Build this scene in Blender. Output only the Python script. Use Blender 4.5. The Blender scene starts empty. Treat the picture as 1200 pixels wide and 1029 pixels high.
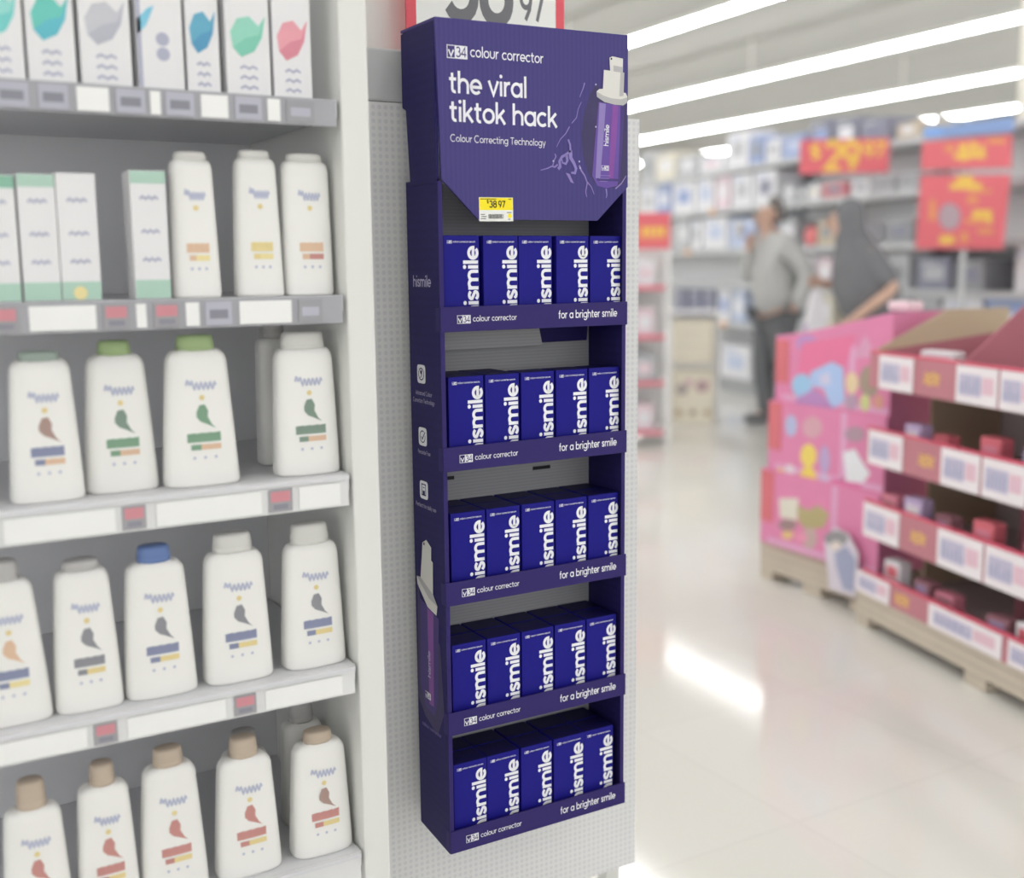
import bpy, bmesh, math, random
from mathutils import Vector, Matrix
random.seed(7)
sc = bpy.context.scene
COL = sc.collection

# ------------------------------------------------------------------ camera
FPX, PITCH, ROLL, YAW, CAMZ = 1332.78, 0.1521, -0.0103, 0.5270, 1.3
_cp, _sp = math.cos(PITCH), math.sin(PITCH)
_r = Vector((1, 0, 0)); _f = Vector((0, _cp, -_sp)); _u = Vector((0, _sp, _cp))
_c, _s = math.cos(ROLL), math.sin(ROLL)
_r2 = _r * _c + _u * _s; _u2 = _u * _c - _r * _s
_RZ = Matrix.Rotation(-YAW, 3, 'Z')
RT, UP, FW = _RZ @ _r2, _RZ @ _u2, _RZ @ _f
EYE = Vector((0, 0, CAMZ))
cam_d = bpy.data.cameras.new('camera'); cam = bpy.data.objects.new('camera', cam_d); COL.objects.link(cam)
m3 = Matrix((RT, UP, -FW)).transposed()
cam.matrix_world = Matrix.Translation(EYE) @ m3.to_4x4()
cam_d.sensor_fit = 'HORIZONTAL'; cam_d.sensor_width = 36.0; cam_d.lens = FPX / 1200 * 36
cam_d.clip_start = .05; cam_d.clip_end = 200
cam_d.dof.use_dof = True; cam_d.dof.focus_distance = 1.79
cam_d.dof.aperture_fstop = (cam_d.lens / 1000) / 0.021
sc.camera = cam

def at(px, py, n, p):
    """the place where a photo pixel's sight line meets the plane through p with normal n"""
    D = FW + RT * ((px - 600) / FPX) - UP * ((py - 514.5) / FPX)
    n = Vector(n); p = Vector(p)
    return EYE + D * (n.dot(p - EYE) / n.dot(D))
def atY(px, py, Y): return at(px, py, (0, 1, 0), (0, Y, 0))
def atZ(px, py, Z): return at(px, py, (0, 0, 1), (0, 0, Z))

# ------------------------------------------------------------------ materials
def lin(c):
    c = c / 255
    return c / 12.92 if c <= .04045 else ((c + .055) / 1.055) ** 2.4
MATS = {}
def mat(name, rgb, rough=.55, var=.04, scale=12., bump=0., spec=.35, metal=0., corr=None, coords='Object', emit=None, coat=0.):
    if name in MATS: return MATS[name]
    m = bpy.data.materials.new(name); m.use_nodes = True
    nt = m.node_tree; nd = nt.nodes; lk = nt.links
    b = nd['Principled BSDF']
    L = [lin(v) for v in rgb]
    tc = nd.new('ShaderNodeTexCoord')
    nz = nd.new('ShaderNodeTexNoise'); nz.inputs['Scale'].default_value = scale; nz.inputs['Detail'].default_value = 3
    lk.new(tc.outputs[coords], nz.inputs['Vector'])
    mx = nd.new('ShaderNodeMix'); mx.data_type = 'RGBA'
    mx.inputs[6].default_value = (*[max(0, v * (1 - var)) for v in L], 1)
    mx.inputs[7].default_value = (*[min(1, v * (1 + var)) for v in L], 1)
    lk.new(nz.outputs['Fac'], mx.inputs[0])
    colout = mx.outputs[2]
    hsrc = nz.outputs['Fac']
    if corr:                                    # corrugated board: fine flutes
        wv = nd.new('ShaderNodeTexWave'); wv.bands_direction = corr[0]; wv.inputs['Scale'].default_value = corr[1]
        wv.inputs['Distortion'].default_value = .6; wv.inputs['Detail'].default_value = 1
        lk.new(tc.outputs[coords], wv.inputs['Vector'])
        mx2 = nd.new('ShaderNodeMix'); mx2.data_type = 'RGBA'; mx2.blend_type = 'MULTIPLY'
        mx2.inputs[0].default_value = corr[2]
        lk.new(colout, mx2.inputs[6]); lk.new(wv.outputs['Color'], mx2.inputs[7]); colout = mx2.outputs[2]
        hsrc = wv.outputs['Fac']
    lk.new(colout, b.inputs['Base Color'])
    b.inputs['Roughness'].default_value = rough
    b.inputs['Specular IOR Level'].default_value = spec
    b.inputs['Metallic'].default_value = metal
    b.inputs['Coat Weight'].default_value = coat
    if bump:
        bp = nd.new('ShaderNodeBump'); bp.inputs['Strength'].default_value = bump; bp.inputs['Distance'].default_value = .002
        lk.new(hsrc, bp.inputs['Height']); lk.new(bp.outputs[0], b.inputs['Normal'])
    if emit:
        b.inputs['Emission Color'].default_value = (*[lin(v) for v in emit[0]], 1); b.inputs['Emission Strength'].default_value = emit[1]
    MATS[name] = m
    return m

# ------------------------------------------------------------------ mesh building
class Plane:
    """a 2-D drawing plane: o + a*u + b*v, lifted by n*k layers"""
    def __init__(s, o, u, v):
        s.o, s.u, s.v = Vector(o), Vector(u), Vector(v); s.n = s.u.cross(s.v).normalized()
    def __call__(s, a, b, k=0): return s.o + s.u * a + s.v * b + s.n * (.00025 * k)
FRONT = lambda x, y, z: Plane((x, y, z), (1, 0, 0), (0, 0, 1))
class MB:
    def __init__(s): s.v = []; s.f = []; s.m = []; s.sm = []; s.mats = []
    def mi(s, m):
        if m not in s.mats: s.mats.append(m)
        return s.mats.index(m)
    def face(s, pts, m, smooth=False):
        b = len(s.v); s.v += [tuple(p) for p in pts]; s.f.append(tuple(range(b, b + len(pts)))); s.m.append(s.mi(m)); s.sm.append(smooth)
    def mesh(s, vs, fs, m, smooth=False):
        b = len(s.v); s.v += [tuple(p) for p in vs]; i = s.mi(m)
        for f in fs: s.f.append(tuple(b + k for k in f)); s.m.append(i); s.sm.append(smooth)
    def box(s, x0, x1, y0, y1, z0, z1, m, bev=0.):
        if bev:
            bm = bmesh.new(); bmesh.ops.create_cube(bm, size=1)
            for v in bm.verts: v.co = Vector(((x0 + x1) / 2 + v.co.x * (x1 - x0), (y0 + y1) / 2 + v.co.y * (y1 - y0), (z0 + z1) / 2 + v.co.z * (z1 - z0)))
            bmesh.ops.bevel(bm, geom=bm.edges[:], offset=bev, segments=2, profile=.6, affect='EDGES')
            bm.verts.index_update()
            s.mesh([v.co[:] for v in bm.verts], [[v.index for v in f.verts] for f in bm.faces], m); bm.free(); return
        vs = [(x0, y0, z0), (x1, y0, z0), (x1, y1, z0), (x0, y1, z0), (x0, y0, z1), (x1, y0, z1), (x1, y1, z1), (x0, y1, z1)]
        s.mesh(vs, [(0, 3, 2, 1), (4, 5, 6, 7), (0, 1, 5, 4), (1, 2, 6, 5), (2, 3, 7, 6), (3, 0, 4, 7)], m)
    def prism(s, pts, d, m):                    # polygon pts (3-D) pushed along d
        d = Vector(d); A = [Vector(p) for p in pts]; B = [p + d for p in A]; n = len(A)
        s.mesh(A + B, [tuple(range(n - 1, -1, -1)), tuple(range(n, 2 * n))] + [(i, (i + 1) % n, n + (i + 1) % n, n + i) for i in range(n)], m)
    def loft(s, rings, m, cap=True, smooth=True):
        n = len(rings[0]); vs = [p for r in rings for p in r]; fs = []
        for k in range(len(rings) - 1):
            for i in range(n):
                j = (i + 1) % n; fs.append((k * n + i, k * n + j, (k + 1) * n + j, (k + 1) * n + i))
        if cap: fs += [tuple(range(n - 1, -1, -1)), tuple((len(rings) - 1) * n + i for i in range(n))]
        s.mesh(vs, fs, m, smooth)
    def tube(s, a, b, r, m, n=10, r2=None):
        a, b = Vector(a), Vector(b); d = (b - a).normalized(); q = d.orthogonal().normalized(); w = d.cross(q)
        ring = lambda c, rr: [c + q * (rr * math.cos(2 * math.pi * i / n)) + w * (rr * math.sin(2 * math.pi * i / n)) for i in range(n)]
        s.loft([ring(a, r), ring(b, r if r2 is None else r2)], m)
    # --- flat print on a plane
    def poly(s, P, pts, m, k=1): s.face([P(a, b, k) for a, b in pts], m)
    def rect(s, P, a0, a1, b0, b1, m, k=1): s.poly(P, [(a0, b0), (a1, b0), (a1, b1), (a0, b1)], m, k)
    def disc(s, P, a, b, r, m, k=1, ry=None, n=20):
        ry = ry or r
        s.poly(P, [(a + r * math.cos(2 * math.pi * i / n), b + ry * math.sin(2 * math.pi * i / n)) for i in range(n)], m, k)
    def stroke(s, P, pts, w, m, k=1, closed=False, w2=None):
        n = len(pts); L = []; R = []
        for i, (x, y) in enumerate(pts):
            if closed: p, q = pts[i - 1], pts[(i + 1) % n]
            else: p, q = pts[max(0, i - 1)], pts[min(n - 1, i + 1)]
            def un(a, b):
                l = math.hypot(b[0] - a[0], b[1] - a[1]); return ((b[0] - a[0]) / l, (b[1] - a[1]) / l) if l > 1e-9 else None
            t1, t2 = un(p, (x, y)), un((x, y), q)
            t1 = t1 or t2; t2 = t2 or t1
            tx, ty = t1[0] + t2[0], t1[1] + t2[1]; l = math.hypot(tx, ty) or 1; tx /= l; ty /= l
            cosv = max(.5, tx * t2[0] + ty * t2[1]); h = (w if w2 is None else w + (w2 - w) * i / (n - 1)) / 2 / cosv
            L.append(P(x - ty * h, y + tx * h, k)); R.append(P(x + ty * h, y - tx * h, k))
        b = len(s.v); s.v += [tuple(p) for p in L] + [tuple(p) for p in R]; mi = s.mi(m)
        for i in range(n if closed else n - 1):
            j = (i + 1) % n; s.f.append((b + n + i, b + n + j, b + j, b + i)); s.m.append(mi); s.sm.append(False)
    def text(s, P, t, a, b, size, m, w=.09, k=1, length=None, track=.0):
        adv = sum(GL.get(c, GL['-'])[0] + track for c in t) - track
        sx = size if length is None else length / adv
        x = 0
        for c in t:
            wd, strokes, dots = GL.get(c, GL['-'])
            Q = lambda p, q, kk, x=x: P(a + (x + p) * sx, b + q * size, kk)
            for j, st in enumerate(strokes):
                s.stroke(Q, st[0], w, m, k + .2 * j, closed=st[1])
            for (dx, dy) in dots:
                s.face([Q(dx + w * .62 * math.cos(i * math.pi / 5), dy + w * .62 * math.sin(i * math.pi / 5), k) for i in range(10)], m)
            x += wd + track
        return adv * sx
    def build(s, name, parent=None, loc=(0, 0, 0), rotz=0.):
        me = bpy.data.meshes.new(name); me.from_pydata(s.v, [], s.f); me.update()
        for m in s.mats: me.materials.append(m)
        me.polygons.foreach_set('material_index', s.m); me.polygons.foreach_set('use_smooth', s.sm)
        o = bpy.data.objects.new(name, me); COL.objects.link(o); o.location = loc; o.rotation_euler = (0, 0, rotz)
        if parent: o.parent = parent
        return o
def shift(mb, v):
    """move a builder's points so that the object's own origin sits at v"""
    mb.v = [(a - v[0], b - v[1], c - v[2]) for a, b, c in mb.v]; return mb
def tag(o, label=None, cat=None, group=None, kind=None):
    if label: o['label'] = label
    if cat: o['category'] = cat
    if group: o['group'] = group
    if kind: o['kind'] = kind
    return o
def empty(name, loc, rotz=0., **k):
    o = bpy.data.objects.new(name, None); COL.objects.link(o); o.location = loc; o.rotation_euler = (0, 0, rotz); o.empty_display_size = .1
    return tag(o, **k)

# --- round geometric letter strokes (em units: x-height .5, ascender .74)
def arc(cx, cy, rx, ry, a0, a1, n=14): return [(cx + rx * math.cos(math.radians(a0 + (a1 - a0) * i / n)), cy + ry * math.sin(math.radians(a0 + (a1 - a0) * i / n))) for i in range(n + 1)]
def S(*p): return (list(p), False)
def A(l): return (l, False)
_o = (arc(.27, .25, .21, .21, 0, 360, 24)[:-1], True)
GL = {
 ' ': (.26, [], []), '-': (.3, [S((.05, .25), (.25, .25))], []),
 'a': (.56, [_o, S((.48, .5), (.48, 0))], []),
 'b': (.56, [(arc(.29, .25, .21, .21, 0, 360, 24)[:-1], True), S((.08, .74), (.08, 0))], []),
 'c': (.48, [A(arc(.27, .25, .21, .21, 45, 315))], []),
 'd': (.56, [_o, S((.48, .74), (.48, 0))], []),
 'e': (.53, [A([(.07, .24)] + [(.48, .24)] + arc(.27, .25, .21, .21, 8, 318, 20))], []),
 'f': (.34, [A([(.14, 0), (.14, .56)] + arc(.27, .57, .13, .13, 170, 95, 6)), S((.02, .46), (.3, .46))], []),
 'g': (.56, [_o, A([(.48, .5), (.48, 0)] + arc(.27, 0, .21, .18, -5, -150, 10))], []),
 'h': (.53, [S((.08, .74), (.08, 0)), A(arc(.265, .28, .185, .18, 180, 0) + [(.45, 0)])], []),
 'i': (.19, [S((.095, .5), (.095, 0))], [(.095, .67)]),
 'j': (.19, [A([(.095, .5), (.095, -.1), (.0, -.17)])], [(.095, .67)]),
 'k': (.48, [S((.08, .74), (.08, 0)), S((.1, .19), (.4, .49)), S((.2, .29), (.43, 0))], []),
 'l': (.19, [S((.095, .74), (.095, 0))], []),
 'm': (.82, [S((.08, .5), (.08, 0)), A(arc(.245, .3, .165, .16, 180, 0) + [(.41, 0)]), A(arc(.575, .3, .165, .16, 180, 0) + [(.74, 0)])], []),
 'n': (.53, [S((.08, .5), (.08, 0)), A(arc(.265, .28, .185, .18, 180, 0) + [(.45, 0)])], []),
 'o': (.54, [_o], []),
 'p': (.56, [(arc(.29, .25, .21, .21, 0, 360, 24)[:-1], True), S((.08, .5), (.08, -.2))], []),
 'r': (.33, [S((.08, .5), (.08, 0)), A(arc(.27, .27, .19, .19, 180, 80, 8))], []),
 's': (.42, [A([(.36, .39)] + arc(.21, .355, .135, .105, 40, 200, 9) + [(.21, .25)] + arc(.21, .145, .135, .105, 20, -150, 9) + [(.05, .12)])], []),
 't': (.36, [A([(.15, .66), (.15, .14)] + arc(.26, .15, .11, .11, 190, 290, 6)), S((.02, .46), (.32, .46))], []),
 'u': (.53, [A([(.08, .5)] + arc(.265, .23, .185, .19, 180, 360) + [(.45, .5)])], []),
 'v': (.48, [S((.04, .5), (.24, .03), (.44, .5))], []),
 'w': (.7, [S((.04, .5), (.19, .03), (.35, .47), (.51, .03), (.66, .5))], []),
 'x': (.46, [S((.05, .5), (.41, 0)), S((.41, .5), (.05, 0))], []),
 'y': (.48, [S((.04, .5), (.25, .03)), S((.44, .5), (.18, -.2))], []),
 'C': (.72, [A(arc(.38, .36, .32, .34, 48, 312, 20))], []),
 'T': (.54, [S((.02, .68), (.52, .68)), S((.27, .68), (.27, 0))], []),
 'A': (.66, [S((.05, 0), (.33, .7), (.61, 0)), S((.16, .24), (.5, .24))], []),
 'P': (.54, [S((.09, 0), (.09, .7)), A([(.09, .67)] + arc(.3, .5, .17, .17, 90, -90, 10) + [(.09, .33)])], []),
 'F': (.5, [S((.09, 0), (.09, .7)), S((.09, .67), (.46, .67)), S((.09, .36), (.4, .36))], []),
 '$': (.5, [A([(.43, .54)] + arc(.25, .5, .18, .15, 40, 200, 9) + [(.25, .35)] + arc(.25, .2, .18, .15, 20, -160, 9)), S((.25, .78), (.25, -.06))], []),
 '2': (.54, [A(arc(.26, .5, .2, .2, 160, -30, 12) + [(.06, .04), (.48, .04)])], []),
 '3': (.54, [A(arc(.25, .52, .18, .17, 150, -80, 12)), A(arc(.25, .2, .21, .19, 80, -150, 12))], []),
 '4': (.56, [S((.4, 0), (.4, .7), (.05, .2), (.52, .2))], []),
 '7': (.5, [S((.04, .67), (.45, .67), (.18, 0))], []),
 '8': (.54, [(arc(.27, .53, .165, .16, 0, 360, 20)[:-1], True), (arc(.27, .2, .2, .19, 0, 360, 20)[:-1], True)], []),
 '9': (.54, [(arc(.27, .48, .2, .2, 0, 360, 20)[:-1], True), A([(.47, .48), (.42, .25), (.25, .0)])], []),
 '.': (.16, [], [(.08, .05)]),
}

M = dict(
 purple=mat('purple printed corrugated board', (71, 64, 126), .5, .05, 5, corr=('X', 40., .10), bump=.05, spec=.25),
 lip=mat('purple printed tray board', (50, 40, 102), .5, .05, 8, spec=.2),
 side=mat('shade-darkened violet board', (40, 35, 92), .5, .10, 6, corr=('Z', 22., .12), spec=.15),  # darker than the header: shade of the turned-away side in the colour
 boardin=mat('dark navy inside of board', (34, 28, 88), .6, .05, spec=.2),
 greyin=mat('unprinted grey board', (168, 168, 170), .7, .05, 9, corr=('Z', 60., .12), spec=.2),
 edge=mat('board edge', (110, 100, 170), .7),
 ink=mat('white ink', (238, 238, 242), .55, .02),
 inkdim=mat('pale lilac ink', (190, 185, 215), .55, .02),
 carton=mat('royal blue coated carton', (32, 29, 130), .38, .04, 9, spec=.12),
 cartontop=mat('navy carton top', (24, 21, 76), .5, .05, spec=.15),
 black=mat('black ink', (28, 28, 32), .6), yellow=mat('yellow label', (252, 232, 40), .6, .03),
 tagwhite=mat('label paper', (240, 240, 236), .6, .03),
)

# ================================================================== room
def struct(o): o['kind'] = 'structure'; return o
fm = mat('polished pale floor tile', (232, 230, 224), .10, .035, .9, coords='Object', spec=.5)
nt = fm.node_tree
br = nt.nodes.new('ShaderNodeTexBrick'); br.offset = 0; br.inputs['Scale'].default_value = 1
br.inputs['Brick Width'].default_value = .61; br.inputs['Row Height'].default_value = .61; br.inputs['Mortar Size'].default_value = .004
br.inputs['Color1'].default_value = (1, 1, 1, 1); br.inputs['Color2'].default_value = (.97, .97, .965, 1); br.inputs['Mortar'].default_value = (.94, .94, .935, 1)
tcn = [n for n in nt.nodes if n.type == 'TEX_COORD'][0]; nt.links.new(tcn.outputs['Object'], br.inputs['Vector'])
mxn = [n for n in nt.nodes if n.type == 'MIX'][0]; mul = nt.nodes.new('ShaderNodeMix'); mul.data_type = 'RGBA'; mul.blend_type = 'MULTIPLY'; mul.inputs[0].default_value = 1
nt.links.new(mxn.outputs[2], mul.inputs[6]); nt.links.new(br.outputs['Color'], mul.inputs[7]); nt.links.new(mul.outputs[2], nt.nodes['Principled BSDF'].inputs['Base Color'])
mb = MB(); mb.box(-12, 34, -12, 36, -.1, 0, fm); struct(mb.build('floor'))
cm = mat('grey corrugated steel deck', (172, 172, 168), .6, .03, 3, corr=('Y', 1.6, .18))
mb = MB(); mb.box(-12, 34, -12, 36, 5.2, 5.4, cm); struct(mb.build('ceiling'))
wm = mat('cream painted wall', (226, 222, 210), .7, .03, 2)
mb = MB(); mb.box(-12, 34, 36, 36.2, 0, 5.2, wm); struct(mb.build('wall_back'))
mb = MB(); mb.box(34, 34.2, -12, 36, 0, 5.2, wm); struct(mb.build('wall_right'))

LIGHT_W, LIGHT_E = .065, 27.
lm = mat('lit tube diffuser', (250, 250, 246), .5, emit=((255, 254, 253), LIGHT_E))
lh = mat('white light housing', (225, 225, 220), .5)
LIGHT_LABEL = ['long strip light far left of the bottle shelving, outside the photo', 'long strip light above the bottle shelving, outside the photo', 'long strip light over the purple display, outside the photo', 'long strip light over the pink display, outside the photo',
  'topmost strip light in the photo, beside the purple header\'s top right corner', 'second strip light from the top of the photo', 'third strip light from the top of the photo', 'fourth strip light from the top, just above the blue board', 'farthest strip light, low over the far gondola\'s goods']
for i, X in enumerate((-5.3, -1.5, 2.3, 6.2, 10.1, 14.0, 17.9, 21.8, 25.8)):
    o = empty('strip_light', (X, 10, 4.5), math.radians(-3), label=LIGHT_LABEL[i], cat='ceiling light', group='rows of strip lights under the ceiling deck')
    b = MB(); b.box(-.03, .03, -17, 24, .05, .12, lh); b.build('housing', o)
    for k in (-14, -4, 6, 16):
        b = MB(); b.box(-.012, .012, k - .012, k + .012, .12, .7, lh); b.build('hanger', o)
    b = MB(); b.box(-LIGHT_W / 2, LIGHT_W / 2, -17, 24, 0, .05, lm); b.build('diffuser', o)

w = bpy.data.worlds.new('World'); sc.world = w; w.use_nodes = True
bg = w.node_tree.nodes['Background']; bg.inputs[0].default_value = (.97, .985, 1, 1); bg.inputs[1].default_value = 1.5

# ================================================================== purple display
DX0, DX1, DY0, DY1 = .763, 1.1025, 1.517, 1.632
DZ0, HZ0, HZ1 = .366, 1.425, 1.653
LIPS = [1.2387, 1.0269, .8158, .6049, .4070]; LH = .0374
D = empty('cardboard_display', (.933, 1.575, DZ0), 0, label='tall purple cardboard display hanging on the white mesh panel, five trays of blue cartons', cat='display stand')
O = Vector(D.location)
def dpart(name, mb, parent=D): return shift(mb, O).build(name, parent)

def logo34(b, P, a, z, h, k=1, bg=None):
    w_ = h * 1.82
    b.rect(P, a, a + w_, z, z + h, M['ink'], k)
    b.rect(P, a + h * .06, a + w_ * .38, z + h * .06, z + h * .94, bg or M['purple'], k + 1)
    b.text(P, 'v', a + h * .10, z + h * .14, h * 1.0, M['ink'], .12, k + 2, length=h * .52)
    b.text(P, '34', a + w_ * .42, z + h * .14, h * 1.05, bg or M['purple'], .1, k + 2, length=w_ * .53)
    return w_

# header
b = MB()
hp = [(DX0 - .001, HZ1 - .002), (DX1 - .001, HZ1 + .002), (DX1, 1.4216), (1.0435, 1.3675), (.8283, 1.3675), (.7685, 1.4246)]
b.prism([(x, DY0, z) for x, z in hp], (0, .004, 0), M['purple'])
b.box(DX0 - .001, DX1 - .001, DY0 + .004, DY1, HZ1 - .006, HZ1 - .002, M['purple'])
P = FRONT(0, DY0, 0)
w0 = logo34(b, P, .7805, 1.5958, .0185)
b.text(P, 'colour corrector', .8185, 1.600, .0215, M['ink'], .085, length=.126)
b.text(P, 'the viral', .7826, 1.5475, .0425, M['ink'], .105, length=.133)
b.text(P, 'tiktok hack', .7826, 1.5072, .0425, M['ink'], .105, length=.187)
b.text(P, 'Colour Correcting Technology', .7836, 1.4785, .0145, M['ink'], .075, length=.164)
# printed pump bottle with a splash
pv = dict(dark=mat('print dark plum', (62, 54, 96), .5, .15, 30), body=mat('print bottle violet', (104, 78, 160), .45, .08, 40), lite=mat('print bottle gleam', (142, 126, 186), .45, .1, 40),
          pink=mat('print bottle magenta', (134, 76, 158), .45, .1, 40), cap=mat('print cap white', (222, 220, 214), .5), capsh=mat('print cap grey', (186, 184, 184), .5), deep=mat('print deep violet', (72, 56, 122), .5, .1, 40), spl=mat('print splash lilac', (140, 126, 190), .5, .1, 60))
b.poly(P, [(1.041, 1.577), (1.03, 1.562), (1.018, 1.53), (1.0135, 1.50), (1.016, 1.468), (1.026, 1.44), (1.04, 1.4245), (1.075, 1.419), (1.094, 1.426), (1.1010, 1.44), (1.1005, 1.5), (1.0985, 1.55), (1.06, 1.56)], pv['dark'], 1)
b.poly(P, [(1.0455, 1.55), (1.0955, 1.546), (1.092, 1.50), (1.087, 1.438), (1.081, 1.4225), (1.06, 1.4185), (1.043, 1.422), (1.0335, 1.437), (1.0385, 1.49)], pv['body'], 2)
b.poly(P, [(1.047, 1.549), (1.059, 1.548), (1.054, 1.49), (1.048, 1.43), (1.0395, 1.434), (1.043, 1.49)], pv['lite'], 3)
b.poly(P, [(1.071, 1.547), (1.083, 1.546), (1.079, 1.49), (1.073, 1.43), (1.064, 1.43), (1.068, 1.49)], pv['pink'], 3)
b.poly(P, [(1.087, 1.546), (1.0955, 1.546), (1.092, 1.50), (1.087, 1.438), (1.083, 1.432), (1.086, 1.50)], pv['deep'], 3)
b.rect(P, 1.0418, 1.0868, 1.4295, 1.4335, pv['deep'], 4)
b.poly(P, [(1.0410, 1.5655), (1.0418, 1.5575), (1.056, 1.5505), (1.076, 1.5475), (1.0925, 1.5475), (1.1005, 1.5525), (1.1005, 1.5605), (1.088, 1.5585), (1.07, 1.5585), (1.054, 1.5615)], pv['capsh'], 4)
b.poly(P, [(1.0410, 1.5655), (1.054, 1.5600), (1.07, 1.5568), (1.088, 1.5565), (1.1005, 1.5605), (1.097, 1.5665), (1.08, 1.569), (1.058, 1.571), (1.046, 1.5695)], pv['cap'], 5)
b.poly(P, [(1.0545, 1.599), (1.0935, 1.5975), (1.0922, 1.562), (1.072, 1.5605), (1.0525, 1.565)], pv['cap'], 6)
b.poly(P, [(1.0860, 1.5976), (1.0935, 1.5975), (1.0922, 1.562), (1.084, 1.5605)], pv['capsh'], 7)
b.poly(P, [(1.065, 1.618), (1.0705, 1.6205), (1.091, 1.6185), (1.0905, 1.597), (1.0665, 1.598)], pv['cap'], 6)
b.poly(P, [(1.0725, 1.607), (1.091, 1.6055), (1.0905, 1.597), (1.0725, 1.598)], pv['capsh'], 7)
b.disc(P, 1.0685, 1.6165, .0016, M['black'], 8)
b.text(Plane((0, DY0, 0), (.05, 0, 1), (-1, 0, .05)), 'hismile', 1.4795 + .053, -1.066 + .079, .0125, M['ink'], .1, 5, length=.033)
Pq = FRONT(0, DY0, 0)
logo34(b, Pq, 1.0505, 1.4455, .0078, 5, pv['body'])
for i in range(3): b.rect(P, 1.0435 + i * .002, 1.068 - i * .003, 1.4375 - i * .0045, 1.4383 - i * .0045, pv['lite'], 5)
rs = random.Random(4)
def wig(pts, w0, m, k, w2=None): b.stroke(P, pts, w0, m, k, w2=w2)
wig([(.9885, 1.4905), (.992, 1.483), (.9925, 1.474), (.985, 1.468), (.977, 1.464), (.9725, 1.457), (.9735, 1.449), (.970, 1.445)], .003, pv['spl'], 2, .005)
wig([(.9925, 1.474), (.993, 1.463), (.999, 1.455), (1.003, 1.447), (1.001, 1.440), (.994, 1.4405)], .0068, pv['spl'], 2, .003)
wig([(.985, 1.4675), (.987, 1.459), (.984, 1.4535), (.978, 1.455), (.9765, 1.461)], .0052, pv['spl'], 2, .0015)
wig([(.9380, 1.4425), (.950, 1.4455), (.958, 1.449), (.964, 1.448), (.969, 1.452)], .0012, pv['spl'], 2, .003)
wig([(.9600, 1.450), (.963, 1.459), (.966, 1.464), (.964, 1.468)], .0018, pv['lite'], 2)
wig([(1.010, 1.555), (1.013, 1.562), (1.017, 1.57), (1.019, 1.577)], .0010, pv['spl'], 2, .0022)
wig([(.995, 1.515), (1.004, 1.524), (1.007, 1.537), (1.013, 1.548)], .0016, pv['spl'], 2, .001)
wig([(.967, 1.478), (.974, 1.49), (.984, 1.499), (.991, 1.51)], .0009, pv['spl'], 2, .002)
wig([(1.009, 1.452), (1.013, 1.444), (1.019, 1.437), (1.024, 1.426), (1.021, 1.412), (1.023, 1.404)], .0032, pv['lite'], 2, .0012)
wig([(1.024, 1.427), (1.032, 1.4195), (1.037, 1.4085)], .002, pv['lite'], 2, .001)
wig([(1.060, 1.4175), (1.0615, 1.408), (1.060, 1.403)], .0026, pv['spl'], 2, .001)
wig([(1.078, 1.418), (1.090, 1.427), (1.0985, 1.4385)], .0025, pv['lite'], 3, .0015)
b.poly(P, [(.984, 1.440), (.991, 1.4385), (.999, 1.424), (.993, 1.426)], pv['lite'], 2)
for (x, z) in ((1.040, 1.576), (1.009, 1.458), (1.0105, 1.448), (.961, 1.457), (1.04, 1.512)): b.disc(P, x, z, .0014, M['inkdim'], 3)
hdr = dpart('header', b)
for sx, nm in ((DX0 - .001, 0), (DX1 - .005, 1)):
    b = MB()
    b.prism([(sx, DY0 + .004, HZ1 - .002), (sx, DY1, HZ1 - .008), (sx, DY1, 1.538), (sx, DY1 - .012, 1.533), (sx, DY1 - .022, HZ0 - .005), (sx, DY0 + .004, HZ0 - .005)], (.004, 0, 0), M['side'])
    shift(b, O).build('header_side', hdr)
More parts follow.
